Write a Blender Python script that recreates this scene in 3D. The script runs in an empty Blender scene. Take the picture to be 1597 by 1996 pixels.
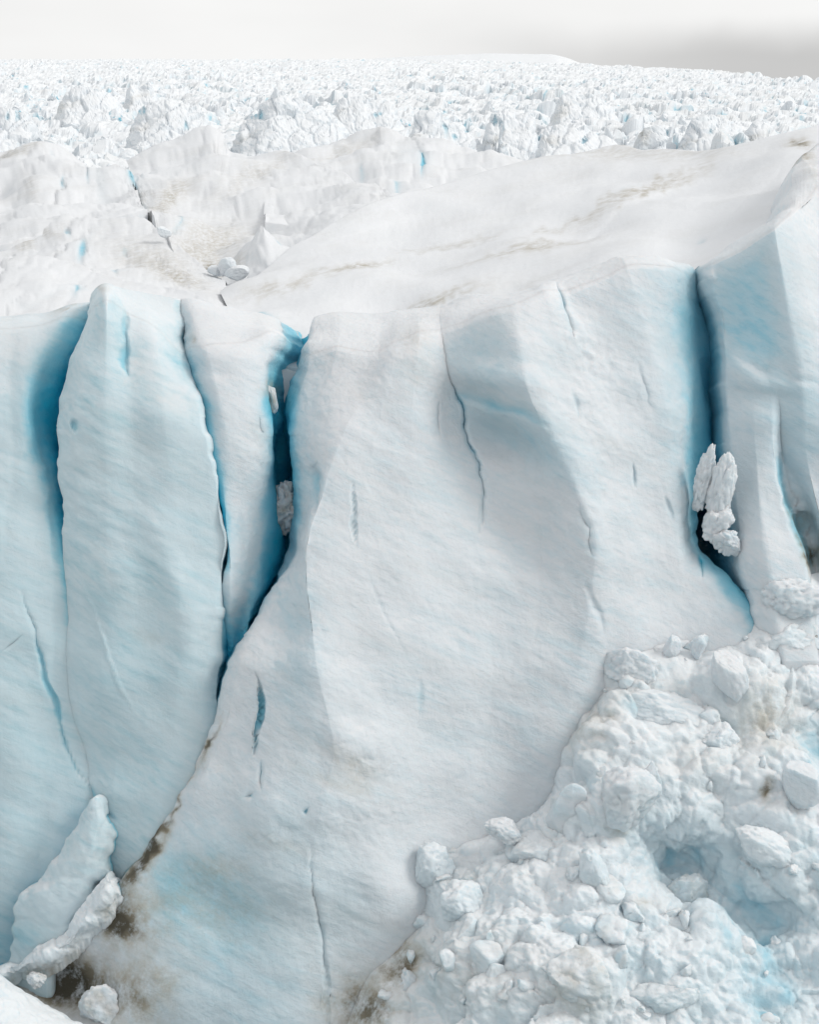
import bpy, math, random
import numpy as np

# ------------------------------------------------------------------ camera, sky, sun, exposure
scene = bpy.context.scene
C = scene.collection
W, H, F = 1597.0, 1996.0, 3725.0            # photograph size, focal length in its pixels
CAM_Z = 78.0                                # metres above the water
PITCH = math.atan((H / 2 - 100) / F)        # horizon 100 px below the top edge
cam_d = bpy.data.cameras.new('camera')
cam = bpy.data.objects.new('camera', cam_d)
C.objects.link(cam)
cam.location = (0, 0, CAM_Z)
cam.rotation_euler = (math.pi / 2 - PITCH, 0, 0)
cam_d.sensor_fit = 'VERTICAL'
cam_d.sensor_height = 24
cam_d.sensor_width = 24 * W / H
cam_d.angle_y = 2 * math.atan(H / 2 / F)
cam_d.clip_start = 1
cam_d.clip_end = 40000
scene.camera = cam

SUN_EL, SUN_AZ = math.radians(38), math.radians(100)     # azimuth clockwise from +Y (view direction)
world = bpy.data.worlds.new("World")
scene.world = world
world.use_nodes = True
wn, wl = world.node_tree.nodes, world.node_tree.links
wn.clear()


def N(nodes, kind, **kw):
    n = nodes.new(kind)
    for k, v in kw.items():
        if k == 'ins':
            for i, x in v.items():
                n.inputs[i].default_value = x
        else:
            setattr(n, k, v)
    return n


sky = N(wn, 'ShaderNodeTexSky', sky_type='NISHITA', sun_disc=False, sun_elevation=SUN_EL, sun_rotation=SUN_AZ,
        air_density=1.0, dust_density=3.0, ozone_density=1.0)
tc = N(wn, 'ShaderNodeTexCoord')
sep = N(wn, 'ShaderNodeSeparateXYZ')
wl.new(tc.outputs['Generated'], sep.inputs[0])
# broken overcast: soft grey variation, and a grey bank low on the horizon to the right of the view
cn = N(wn, 'ShaderNodeTexNoise', ins={'Scale': 3.0, 'Detail': 4.0, 'Roughness': 0.55})
cm = N(wn, 'ShaderNodeMapping', ins={'Scale': (1.0, 1.0, 3.5)})
wl.new(tc.outputs['Generated'], cm.inputs[0])
wl.new(cm.outputs[0], cn.inputs['Vector'])
cr = N(wn, 'ShaderNodeMapRange', ins={1: 0.3, 2: 0.75, 3: 0.0, 4: 0.12})
wl.new(cn.outputs[0], cr.inputs[0])
az = N(wn, 'ShaderNodeMath', operation='ARCTAN2')
wl.new(sep.outputs[0], az.inputs[0]); wl.new(sep.outputs[1], az.inputs[1])
azr = N(wn, 'ShaderNodeMapRange', interpolation_type='SMOOTHSTEP', ins={1: -0.03, 2: 0.20, 3: 0.0, 4: 1.0})
wl.new(az.outputs[0], azr.inputs[0])
azb = N(wn, 'ShaderNodeMapRange', interpolation_type='SMOOTHSTEP', ins={1: 0.9, 2: 1.5, 3: 1.0, 4: 0.0})
wl.new(az.outputs[0], azb.inputs[0])
# the top of the bank rises and falls
bn = N(wn, 'ShaderNodeTexNoise', ins={'Scale': 14.0, 'Detail': 3.0})
wl.new(tc.outputs['Generated'], bn.inputs['Vector'])
be = N(wn, 'ShaderNodeMath', operation='MULTIPLY_ADD', ins={1: -0.022, 2: 0.011})
wl.new(bn.outputs[0], be.inputs[0])
bz = N(wn, 'ShaderNodeMath', operation='ADD')
wl.new(sep.outputs[2], bz.inputs[0]); wl.new(be.outputs[0], bz.inputs[1])
elr = N(wn, 'ShaderNodeMapRange', interpolation_type='SMOOTHSTEP', ins={1: -0.004, 2: 0.019, 3: 1.0, 4: 0.0})
wl.new(bz.outputs[0], elr.inputs[0])
bk = N(wn, 'ShaderNodeMath', operation='MULTIPLY')
wl.new(azr.outputs[0], bk.inputs[0]); wl.new(elr.outputs[0], bk.inputs[1])
bk2 = N(wn, 'ShaderNodeMath', operation='MULTIPLY')
wl.new(bk.outputs[0], bk2.inputs[0]); wl.new(azb.outputs[0], bk2.inputs[1])
bk3 = N(wn, 'ShaderNodeMath', operation='MULTIPLY', ins={1: 0.34})
wl.new(bk2.outputs[0], bk3.inputs[0])
dk = N(wn, 'ShaderNodeMath', operation='ADD')
wl.new(bk3.outputs[0], dk.inputs[0]); wl.new(cr.outputs[0], dk.inputs[1])
inv = N(wn, 'ShaderNodeMath', operation='SUBTRACT', ins={0: 1.0})
wl.new(dk.outputs[0], inv.inputs[1])
cloud = N(wn, 'ShaderNodeMix', data_type='RGBA', blend_type='MULTIPLY', ins={0: 1.0, 6: (8.15, 8.15, 8.10, 1)})
wl.new(inv.outputs[0], cloud.inputs[7])
mix = N(wn, 'ShaderNodeMix', data_type='RGBA', ins={0: 0.93})
wl.new(sky.outputs[0], mix.inputs[6]); wl.new(cloud.outputs[2], mix.inputs[7])
bg = N(wn, 'ShaderNodeBackground', ins={1: 0.1})
wl.new(mix.outputs[2], bg.inputs[0])
wo = N(wn, 'ShaderNodeOutputWorld')
wl.new(bg.outputs[0], wo.inputs[0])

sl = bpy.data.lights.new('sun', 'SUN')
sl.energy = 1.35
sl.angle = math.radians(20)
sl.color = (1.0, 0.965, 0.92)
so = bpy.data.objects.new('sun', sl)
C.objects.link(so)
so.location = (200, -100, 300)
so.rotation_euler = (math.pi / 2 - SUN_EL, 0, math.pi - SUN_AZ)
vs = scene.view_settings
vs.view_transform = 'Standard'
vs.look = 'None'
vs.exposure = 0.33
vs.gamma = 1
vs.use_curve_mapping = False
scene.render.engine = 'CYCLES'
scene.cycles.max_bounces = 14
scene.cycles.diffuse_bounces = 10
scene.cycles.glossy_bounces = 3

# ------------------------------------------------------------------ helpers
rng = np.random.default_rng(7)
random.seed(7)
ST, CT = math.sin(PITCH), math.cos(PITCH)


def at(px, py, Y):
    """point seen at photo pixel (px, py), Y metres in front of the camera"""
    px, py, Y = np.asarray(px, float), np.asarray(py, float), np.asarray(Y, float)
    dx = (px - W / 2) / F
    dy = (H / 2 - py) / F
    t = Y / (CT + dy * ST)
    return np.stack([t * dx, Y + 0 * t, CAM_Z + t * (-ST + dy * CT)], -1)


PERM = rng.permutation(256)
PERM = np.concatenate([PERM, PERM, PERM])
GR = rng.normal(size=(256, 3))
GR /= np.linalg.norm(GR, axis=1)[:, None]
GR = GR.astype(np.float32) * 1.6


def noise(p):
    """gradient noise, about -1..1; p (...,3)"""
    p = np.asarray(p, np.float32)
    i = np.floor(p).astype(np.int32)
    f = p - i
    u = f * f * f * (f * (f * 6 - 15) + 10)
    i &= 255
    out = 0
    for a in (0, 1):
        for b in (0, 1):
            for c in (0, 1):
                h = PERM[PERM[PERM[i[..., 0] + a] + i[..., 1] + b] + i[..., 2] + c]
                g = GR[h]
                d = g[..., 0] * (f[..., 0] - a) + g[..., 1] * (f[..., 1] - b) + g[..., 2] * (f[..., 2] - c)
                w = (u[..., 0] if a else 1 - u[..., 0]) * (u[..., 1] if b else 1 - u[..., 1]) * (u[..., 2] if c else 1 - u[..., 2])
                out = out + w * d
    return out


def fbm(p, oct=4, gain=0.5):
    s, a = 0, 1.0
    for k in range(oct):
        s = s + a * noise(p * 2.03 ** k + 17.3 * k)
        a *= gain
    return s


def billow(p, oct=4, gain=0.5):
    """puffy lumps with sharp clefts between them, about -0.6..0.6"""
    s, a = 0, 1.0
    for k in range(oct):
        s = s + a * (np.sqrt(np.abs(noise(p * 2.1 ** k + 31.7 * k)) + 0.004) - 0.5)
        a *= gain
    return s


def ridged(p, oct=4, gain=0.5):
    s, a = 0, 1.0
    for k in range(oct):
        s = s + a * (1 - np.abs(noise(p * 2.07 ** k + 11.1 * k)) * 1.8)
        a *= gain
    return s


def worley(p):
    """distance to the nearest scattered point, and that point's random number"""
    p = np.asarray(p, np.float32)
    i = np.floor(p).astype(np.int32)
    f1 = np.full(p.shape[:-1], 9.0, np.float32)
    hid = np.zeros(p.shape[:-1], np.int32)
    for a in (-1, 0, 1):
        for b in (-1, 0, 1):
            for c in (-1, 0, 1):
                j = i + np.array([a, b, c])
                k = j & 255
                h = PERM[PERM[PERM[k[..., 0]] + k[..., 1]] + k[..., 2]]
                q = j + 0.5 + GR[h] * 0.30
                d = ((p - q) ** 2).sum(-1)
                m = d < f1
                f1 = np.where(m, d, f1)
                hid = np.where(m, h, hid)
    return np.sqrt(f1), hid / 255.0


def blocks(p, seed=0):
    """tilted broken blocks with gaps between: height and closeness to a gap, over the plane"""
    p = np.asarray(p, np.float32)
    i = np.floor(p[..., :2]).astype(np.int32)
    f1 = np.full(p.shape[:-1], 9.0, np.float32); f2 = f1.copy()
    hgt = np.zeros(p.shape[:-1], np.float32)
    for a in (-1, 0, 1):
        for b in (-1, 0, 1):
            j = i + np.array([a, b])
            h = PERM[PERM[(j[..., 0] + seed) & 255] + (j[..., 1] & 255)]
            g = GR[h]
            dx = p[..., 0] - (j[..., 0] + 0.5 + g[..., 0] * 0.28)
            dy = p[..., 1] - (j[..., 1] + 0.5 + g[..., 1] * 0.28)
            d = np.sqrt(dx * dx + dy * dy)
            m = d < f1
            f2 = np.where(m, f1, np.minimum(f2, d))
            f1 = np.where(m, d, f1)
            # every block has its own height, tilt and a sharp crest
            v = h / 255.0 + g[..., 2] * 0.45 * dx + g[..., 0] * 0.25 * dy - np.abs(dx * g[..., 1] + dy * g[..., 2]) * 0.55
            hgt = np.where(m, v, hgt)
    return hgt, np.clip(1 - (f2 - f1) / 0.22, 0, 1)


def domes(p):
    f, h = worley(p)
    return (1 - f * f * 1.5) * (0.35 + 0.9 * h)


def rot_streak(P, ang, along, across):
    """coordinates stretched along the foliation of the ice, which dips to the right"""
    c, s = math.cos(ang), math.sin(ang)
    a = P[..., 0] * c - P[..., 2] * s
    b = P[..., 0] * s + P[..., 2] * c
    return np.stack([a / along, b / across, P[..., 1] / (across * 2)], -1)


def cubic(A, t, axis, s):
    """interpolate control points A along axis at parameters t; s = 0 straight, 1 Catmull-Rom"""
    A = np.moveaxis(A, axis, 0)
    n = len(A)
    i = np.clip(np.floor(t).astype(int), 0, n - 2)
    f = (t - i).reshape((-1,) + (1,) * (A.ndim - 1))
    p0, p1, p2, p3 = A[np.maximum(i - 1, 0)], A[i], A[i + 1], A[np.minimum(i + 2, n - 1)]
    lin = p1 + (p2 - p1) * f
    m1, m2 = (p2 - p0) / 2, (p3 - p1) / 2
    cr_ = (2 * f ** 3 - 3 * f ** 2 + 1) * p1 + (f ** 3 - 2 * f ** 2 + f) * m1 + (-2 * f ** 3 + 3 * f ** 2) * p2 + (f ** 3 - f ** 2) * m2
    return np.moveaxis(lin + (cr_ - lin) * s, 0, axis)


def params(A, axis, step):
    """sample positions so neighbouring samples are about step pixels apart"""
    d = np.linalg.norm(np.diff(A[..., :2], axis=axis), axis=-1).mean(axis=1 - axis)
    t = [np.array([0.0])]
    for k, x in enumerate(d):
        n = max(2, int(round(x / step)))
        t.append(k + np.arange(1, n + 1) / n)
    return np.concatenate(t)


def polyline_dist(px, py, line):
    """distance, sign (which side) and place along a polyline, in pixels"""
    best = np.full(px.shape, 1e9)
    sgn = np.zeros(px.shape)
    pos = np.zeros(px.shape)
    L = 0.0
    tot = sum(math.dist(a, b) for a, b in zip(line[:-1], line[1:]))
    for (x0, y0), (x1, y1) in zip(line[:-1], line[1:]):
        dx, dy = x1 - x0, y1 - y0
        l = math.hypot(dx, dy)
        t = np.clip(((px - x0) * dx + (py - y0) * dy) / (l * l), 0, 1)
        ex, ey = px - (x0 + t * dx), py - (y0 + t * dy)
        d = np.hypot(ex, ey)
        m = d < best
        best = np.where(m, d, best)
        sgn = np.where(m, np.sign(ex * dy - ey * dx), sgn)     # + right of a line running down the picture
        pos = np.where(m, (L + t * l) / tot, pos)
        L += l
    return best, sgn, pos


def spot(px, py, s):
    x, y, rx, ry, a = s[:5]
    a = math.radians(a)
    u = (px - x) * math.cos(a) + (py - y) * math.sin(a)
    v = -(px - x) * math.sin(a) + (py - y) * math.cos(a)
    return np.exp(-(u / rx) ** 2 - (v / ry) ** 2)


def grid_normals(P):
    du = np.gradient(P, axis=0)
    dv = np.gradient(P, axis=1)
    n = np.cross(du, dv)
    n /= np.linalg.norm(n, axis=-1)[..., None] + 1e-9
    f = np.sign((n * -(P - np.array([0, 0, CAM_Z]))).sum(-1).mean())
    return n * (f if f else 1)


def make_mesh(name, V, quads, mat, attrs, smooth=True, normals=None):
    """V (n,3), quads (m,3 or 4); origin at the base"""
    base = np.array([(V[:, 0].min() + V[:, 0].max()) / 2, (V[:, 1].min() + V[:, 1].max()) / 2, V[:, 2].min()])
    k = quads.shape[1]
    me = bpy.data.meshes.new(name)
    me.vertices.add(len(V))
    me.vertices.foreach_set('co', (V - base).astype(np.float32).ravel())
    me.loops.add(quads.size)
    me.loops.foreach_set('vertex_index', quads.astype(np.int32).ravel())
    me.polygons.add(len(quads))
    me.polygons.foreach_set('loop_start', np.arange(0, quads.size, k, dtype=np.int32))
    me.update(calc_edges=True)
    me.polygons.foreach_set('use_smooth', np.full(len(quads), smooth))
    for a, v in attrs.items():
        at_ = me.attributes.new(a, 'FLOAT', 'POINT')
        at_.data.foreach_set('value', np.asarray(v, np.float32).ravel())
    me.validate()
    if normals is not None: me.normals_split_custom_set_from_vertices(normals.reshape(-1, 3).astype(np.float32))
    me.materials.append(mat)
    o = bpy.data.objects.new(name, me)
    o.location = base
    C.objects.link(o)
    return o


def grid_quads(r, c):
    i = np.arange(r * c).reshape(r, c)
    return np.stack([i[:-1, :-1], i[1:, :-1], i[1:, 1:], i[:-1, 1:]], -1).reshape(-1, 4)


def tag(o, label=None, cat=None, group=None, kind=None):
    if label: o['label'] = label
    if cat: o['category'] = cat
    if group: o['group'] = group
    if kind: o['kind'] = kind
    return o


SURF = {}


def flip_of(P, n):
    """whether grid_quads winds against the normals n"""
    i, j = P.shape[0] // 2, P.shape[1] // 2
    c = np.cross(P[i + 1, j] - P[i, j], P[i + 1, j + 1] - P[i, j])
    return (c * n[i, j]).sum() < 0


def loft(name, net, mat, step=2.9, s=(0.75, 0.8), bumps=(), grooves=(), blue=(), dirt=(), rough=(), rim=(0, 0), rimv=None,
         walls=(None, None), wall_blue=0.9, back=(14, -6), foot=4.0, amp=(0.7, 0.12, 0.02), wave=(9, 2.6, 0.7), streak=0.3,
         lump=0.0, lump_wave=4.0, ang=0.44, blue0=0.0, keep=False, lipnoise=1.0, cap=None, edge_blue=None, zones=(), jag=0.0, edge_jag=0.3, fade=0.0, shatter=0.0, smooth=True, extend=(0, 0)):
    """an ice body lofted over a net of rails (left to right), each a list of (px, py, Y) running from its crest to its foot;
    its flanks, back and foot are carried on into the ice behind"""
    A = np.array(net, float)
    for k_, e_ in ((0, -extend[0]), (-1, extend[1])):      # carried on beyond the edge of the view
        if e_:
            x_ = A[k_:][:1].copy(); x_[..., 0] += e_
            A = np.concatenate([x_, A] if k_ == 0 else [A, x_], 0)
    R, K = A.shape[:2]
    tu, tv = params(A, 0, step), params(A, 1, step)
    G = cubic(cubic(A, tu, 0, s[0]), tv, 1, s[1])
    nu, nv = G.shape[:2]
    px, py, Y = G[..., 0].copy(), G[..., 1].copy(), G[..., 2].copy()
    mpp = Y / F
    # rounded rims, in metres
    dl = np.concatenate([np.zeros((1, nv)), np.cumsum(np.hypot(np.diff(px, axis=0), 0) * mpp[1:], axis=0)], 0)
    dr = dl[-1:] - dl
    for d, r_ in ((dl, rim[0]), (dr, rim[1])):
        if not np.isscalar(r_) or r_ > 0:
            r_ = np.full(nv, r_) if np.isscalar(r_) else np.interp(tv, np.arange(K), r_)
            r_ = np.maximum(r_, 0.01)[None, :]
            q = np.clip(1 - d / r_, 0, 1)
            Y += r_ * (1 - np.sqrt(np.clip(1 - q * q, 0, 1)))
    # broken, uneven outlines
    for k_, d in ((0, dl), (-1, dr)):
        if walls[k_] is None: continue
        e_ = at(px[k_], py[k_], Y[k_])
        jx = edge_jag * (fbm(e_ / 4.2 + 7 * k_, 3, 0.55) + 0.5 * np.sign(noise(e_ / 1.7)) * np.abs(noise(e_ / 1.7)) ** 0.5 * (noise(e_ / 6 + 40) > 0.1))
        px += (jx / mpp[k_])[None] * np.exp(-(d / 1.2) ** 1.3)
    bl = np.full(px.shape, float(blue0))
    di = np.zeros(px.shape)
    ro = np.zeros(px.shape)
    wob = 4.0 * noise(np.stack([px / 45, py / 45, 0 * px], -1)) + 2.2 * noise(np.stack([px / 15, py / 15, 0 * px + 5], -1))
    for b in bumps:                       # (px, py, rx, ry, degrees, metres towards the viewer)
        Y -= b[5] * spot(px, py, b)
    for g in grooves:                     # (polyline, width on its left, width on its right, metres deep, blueness)
        d, sg, t = polyline_dist(px + wob, py, g[0])
        gl = sum(math.dist(a_, b_) for a_, b_ in zip(g[0][:-1], g[0][1:]))
        var = noise(np.stack([px * 0 + g[0][0][0], t * max(1.5, gl / 45), 0 * px], -1))
        end = np.sin(math.pi * np.clip(t, 0, 1)) ** 0.7
        w = np.where(sg > 0, g[2], g[1]) * (0.35 + 0.65 * end) * (1 + 0.5 * var)
        k = np.exp(-(d / w) ** 2) * end * (0.85 + 0.4 * var)
        Y += g[3] * 0.75 * k
        bl += g[4] * (1.3 * k + 0.22 * np.exp(-(d / (w * 3.2)) ** 2) * end)
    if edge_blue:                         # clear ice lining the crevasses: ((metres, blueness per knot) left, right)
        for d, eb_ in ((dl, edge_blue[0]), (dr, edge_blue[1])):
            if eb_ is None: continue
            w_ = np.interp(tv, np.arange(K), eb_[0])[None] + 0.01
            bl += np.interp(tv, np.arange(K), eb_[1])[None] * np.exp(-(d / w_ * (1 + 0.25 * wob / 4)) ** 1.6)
    for zp, soft, zb in zones:            # (polygon, softness, blueness): a soft blue area, mostly shade tone put into the colour
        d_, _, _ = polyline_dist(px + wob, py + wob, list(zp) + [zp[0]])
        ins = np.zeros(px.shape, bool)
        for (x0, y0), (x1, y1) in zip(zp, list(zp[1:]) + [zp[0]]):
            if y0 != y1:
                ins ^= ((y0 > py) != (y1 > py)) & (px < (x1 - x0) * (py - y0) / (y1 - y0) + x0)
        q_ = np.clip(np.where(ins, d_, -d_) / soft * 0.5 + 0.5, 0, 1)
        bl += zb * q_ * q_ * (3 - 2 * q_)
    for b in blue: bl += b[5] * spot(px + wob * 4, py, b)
    for b in dirt: di += b[5] * spot(px + wob * 4, py + wob * 2, b)
    for b in rough: ro += b[5] * spot(px, py, b)
    P = at(px, py, Y)
    n = grid_normals(P)
    rt = rot_streak(P, ang, 2.5, 1.0)
    D = amp[0] * fbm(P / wave[0], 2) * (1 - 0) + amp[1] * np.clip(0.55 + 1.1 * noise(P / 9 + 18), 0.15, 1.4) * fbm(rt / wave[1], 3) + amp[2] * (1 + 2.5 * ro) * fbm(P / wave[2], 2)
    vary = np.clip(0.55 + 1.1 * noise(P / 13 + 8), 0.1, 1.3)
    D += streak * 0.10 * vary * noise(rot_streak(P, ang, 9.0, 0.9))
    if lump or len(rough):
        crumb = np.clip(0.35 + 1.5 * noise(P / 6.5 + 40), 0.05, 1.2)
        W_ = P + 0.5 * np.stack([noise(P / 1.3), noise(P / 1.3 + 9), noise(P / 1.3 + 19)], -1)
        D += lump * (0.8 * billow(P / lump_wave, 2, 0.5) + 0.85 * (domes(W_ / 5.5 + 13) - 0.45) + 0.40 * domes(W_ / 2.7) * np.clip(0.6 + noise(P / 9 + 70) * 1.2, 0.1, 1.2))
        D += (0.15 * lump + 0.25 * ro) * crumb * domes(W_ / 1.15) + (0.06 * lump + 0.1 * ro) * crumb * domes(W_ / 0.5) + 0.1 * lump * fbm(P / 0.9, 2)
    if shatter:
        fx = P[..., [0, 2, 1]] * np.array([1, 1.2, 0])
        fx = fx + np.stack([noise(P / 5), noise(P / 5 + 9), 0 * D], -1) * 1.2
        t1, c1 = blocks(fx / 7.0, 3)
        t2, c2 = blocks(fx / 2.8, 11)
        D += shatter * (1.5 * (t1 - 0.4) - 0.8 * c1 ** 2 + 0.6 * (t2 - 0.4) - 0.3 * c2 ** 2)
    if jag: D += jag * (ridged(P / np.array([7.0, 7.0, 9.0]) + 5, 3, 0.5) - 0.9) * 0.7
    if fade:                              # rubble thins out against the cliff
        D *= np.clip(np.minimum(dl / 2.6, (tv * 4.0)[None]) / fade, 0.12, 1)
        bl += 0.30 * np.clip(noise(P / 5.5 + 21) * 1.6, 0, 1) * np.clip(0.4 + noise(P / 1.6 + 3), 0.2, 1)  # blue patches that put shading into the rubble colour
    P = P + n * D[..., None]
    if keep: SURF[name] = (P.copy(), px, py, n)
    at_ = {'blue': bl, 'dirt': di}
    # flanks
    wall_parts = []
    for side, wspec in enumerate(walls):
        if wspec is None: continue
        dx, dy, m = wspec                     # metres sideways and back over the wall
        e = P[0] if side == 0 else P[-1]
        eb = (at_['blue'][0] if side == 0 else at_['blue'][-1])
        ed = (at_['dirt'][0] if side == 0 else at_['dirt'][-1])
        f = np.linspace(0, 1, m + 1)[1:, None]
        wv = e[None] + np.stack([dx * f ** 1.6 + 0 * e[None, :, 0], dy * f + 0 * e[None, :, 0], -0.3 * dy * f + 0 * e[None, :, 0]], -1)
        wv[..., 0] += 0.35 * fbm(wv / 3.0, 3) * np.minimum(1, f * 3)
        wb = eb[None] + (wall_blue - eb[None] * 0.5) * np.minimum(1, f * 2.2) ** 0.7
        wd = ed[None] * (1 - f)
        WP = np.concatenate([e[None], wv], 0)
        wall_parts.append((WP, np.concatenate([eb[None], wb], 0), np.concatenate([ed[None], wd], 0)))
    if back:
        f = np.linspace(0, 1, 6)[1:]
        bv = P[:, :1] + np.stack([0 * f, back[0] * f, back[1] * f ** 1.3], -1)[None]
        P = np.concatenate([bv[:, ::-1], P], 1)
        for a in at_: at_[a] = np.concatenate([np.repeat(at_[a][:, :1], 5, 1), at_[a]], 1)
    if foot:
        fv = P[:, -1:] + np.array([[[0, 0.5, -foot]]])
        P = np.concatenate([P, fv], 1)
        for a in at_: at_[a] = np.concatenate([at_[a], at_[a][:, -1:]], 1)
    if cap:
        # the snowy top and the ice face are two parts of one body; they share one row and its normals
        nn = grid_normals(P)
        du, dv = np.gradient(P, axis=0), np.gradient(P, axis=1)
        nn = np.cross(du, dv); nn /= np.linalg.norm(nn, axis=-1)[..., None] + 1e-9
        if (nn[:, P.shape[1] // 2, 1]).mean() > 0: nn = -nn
        j = int(np.searchsorted(tv, cap)) + (5 if back else 0)
        o = bpy.data.objects.new(name, None)
        o.location = (P[..., 0].mean(), P[..., 1].mean(), P[..., 2].min())
        C.objects.link(o)
        for pn, sl_ in (('snow_cap', slice(0, j + 1)), ('ice_face', slice(j, None))):
            pp = P[:, sl_]
            qd = grid_quads(*pp.shape[:2])
            e1 = pp[1, 0] - pp[0, 0]
            if flip_of(pp, nn[:, sl_]): qd = qd[:, ::-1]
            c = make_mesh(pn, pp.reshape(-1, 3), qd, mat, {a_: np.clip(v[:, sl_], 0, 1.2) for a_, v in at_.items()}, normals=nn[:, sl_])
            c.parent = o
            c.location = c.location - o.location
    else:
        o = make_mesh(name, P.reshape(-1, 3), grid_quads(*P.shape[:2]), mat, {a: np.clip(v, 0, 1.2) for a, v in at_.items()}, smooth=smooth)
    for WP, wb, wd in wall_parts:
        c = make_mesh('crevasse_wall', WP.reshape(-1, 3), grid_quads(*WP.shape[:2]), mat, {'blue': np.clip(wb, 0, 1.2), 'dirt': wd})
        c.parent = o
        c.location = c.location - o.location
    return o


# ------------------------------------------------------------------ materials
def ice_material(name, white=(0.60, 0.63, 0.655), pale=(0.37, 0.535, 0.605), deep=(0.03, 0.43, 0.60), dirtc=(0.33, 0.295, 0.225),
                 streak=0.5, bump=0.25, sss=0.0, ang=0.44, speck=0.0, film=0.35, rough=0.55, snow=(0.635, 0.65, 0.67), grit=True):
    m = bpy.data.materials.new(name)
    m.use_nodes = True
    nt = m.node_tree
    nd, lk = nt.nodes, nt.links
    nd.clear()
    geo = N(nd, 'ShaderNodeNewGeometry')
    out = N(nd, 'ShaderNodeOutputMaterial')
    bs = N(nd, 'ShaderNodeBsdfPrincipled', ins={'Roughness': rough, 'IOR': 1.31, 'Specular IOR Level': 0.3})
    lk.new(bs.outputs[0], out.inputs[0])

    def noise_at(scale, detail, vec=None, rough=0.55):
        n = N(nd, 'ShaderNodeTexNoise', ins={'Scale': scale, 'Detail': detail, 'Roughness': rough})
        lk.new(vec or geo.outputs['Position'], n.inputs['Vector'])
        return n.outputs[0]

    def rng_(x, a, b, c=0.0, d=1.0):
        r = N(nd, 'ShaderNodeMapRange', ins={1: a, 2: b, 3: c, 4: d})
        lk.new(x, r.inputs[0])
        return r.outputs[0]

    def math_(op, a, b):
        r = N(nd, 'ShaderNodeMath', operation=op)
        for i, x in enumerate((a, b)):
            if isinstance(x, (int, float)): r.inputs[i].default_value = x
            else: lk.new(x, r.inputs[i])
        return r.outputs[0]

    def mixc(f, a, b):
        r = N(nd, 'ShaderNodeMix', data_type='RGBA')
        for i, x in ((0, f), (6, a), (7, b)):
            if isinstance(x, (int, float)): r.inputs[i].default_value = x
            elif isinstance(x, tuple): r.inputs[i].default_value = x + (1,)
            else: lk.new(x, r.inputs[i])
        return r.outputs[2]

    # foliation: thin alternating bands of bubbly white and clear blue ice, dipping to the right
    mp = N(nd, 'ShaderNodeMapping', vector_type='TEXTURE', ins={'Rotation': (0, ang, 0), 'Scale': (6.0, 2.0, 0.85)})
    lk.new(geo.outputs['Position'], mp.inputs[0])
    bands = rng_(noise_at(1.0, 5, mp.outputs[0], 0.6), 0.45, 0.68)
    patch = rng_(noise_at(0.09, 3), 0.35, 0.65)
    mp2 = N(nd, 'ShaderNodeMapping', vector_type='TEXTURE', ins={'Rotation': (0, ang, 0), 'Scale': (2.2, 1.2, 0.4)})
    lk.new(geo.outputs['Position'], mp2.inputs[0])
    bands2 = rng_(noise_at(1.0, 4, mp2.outputs[0], 0.6), 0.48, 0.75)
    bb = math_('ADD', math_('MULTIPLY', bands, 0.6), math_('MULTIPLY', bands2, 0.5))
    bb = math_('MULTIPLY', bb, math_('MULTIPLY_ADD', patch, 0.75) if False else math_('ADD', math_('MULTIPLY', patch, 0.7), 0.3))
    fac = math_('MULTIPLY', bb, streak)
    ab = N(nd, 'ShaderNodeAttribute', attribute_name='blue').outputs['Fac']
    ad = N(nd, 'ShaderNodeAttribute', attribute_name='dirt').outputs['Fac']
    # shallow blue first turns pale, then deep
    b_pale = N(nd, 'ShaderNodeClamp')
    lk.new(math_('ADD', math_('MULTIPLY', ab, 1.8), fac), b_pale.inputs[0])
    col = mixc(b_pale.outputs[0], white, pale)
    col = mixc(rng_(math_('ADD', ab, math_('MULTIPLY', bands, 0.08)), 0.3, 1.0), col, deep)
    # snow lies on whatever faces up
    sn = N(nd, 'ShaderNodeSeparateXYZ')
    lk.new(geo.outputs['Normal'], sn.inputs[0])
    sno = N(nd, 'ShaderNodeMapRange', interpolation_type='SMOOTHSTEP', ins={1: 0.52, 2: 0.80, 3: 0.0, 4: 0.85})
    lk.new(math_('ADD', sn.outputs[2], math_('MULTIPLY', math_('SUBTRACT', noise_at(0.8, 4), 0.5), 0.3)), sno.inputs[0])
    bare = N(nd, 'ShaderNodeClamp')
    lk.new(math_('SUBTRACT', 1.0, math_('MULTIPLY', ab, 2.2)), bare.inputs[0])
    col = mixc(math_('MULTIPLY', sno.outputs[0], bare.outputs[0]), col, snow)
    # thin film of wind-blown dust everywhere, heavy where the dirt attribute says so
    dn = math_('ADD', math_('MULTIPLY', noise_at(0.5, 5, None, 0.6), 0.65), math_('MULTIPLY', noise_at(3.0, 6, None, 0.7), 0.35)) if grit else noise_at(0.9, 6, mp2.outputs[0], 0.65)
    film_f = math_('MULTIPLY', rng_(noise_at(0.12, 5, mp2.outputs[0], 0.7), 0.5, 0.8), film)
    dirt_f = math_('MULTIPLY', ad, rng_(dn, 0.36, 0.60, 0.15, 1.45))
    cl = N(nd, 'ShaderNodeClamp')
    lk.new(math_('ADD', math_('MULTIPLY', film_f, 0.3), dirt_f), cl.inputs[0])
    dcol = mixc(rng_(ad, 0.45, 1.1), dirtc, (0.075, 0.068, 0.05))
    col = mixc(cl.outputs[0], col, dcol)
    if speck:
        sp = math_('MULTIPLY', rng_(noise_at(2.2, 5, None, 0.7), 0.62, 0.72), math_('MULTIPLY', rng_(noise_at(0.25, 3), 0.45, 0.65), speck))
        col = mixc(sp, col, (0.36, 0.32, 0.25))
    lk.new(col, bs.inputs['Base Color'])
    h1 = noise_at(1.6, 7, None, 0.62)
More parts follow.
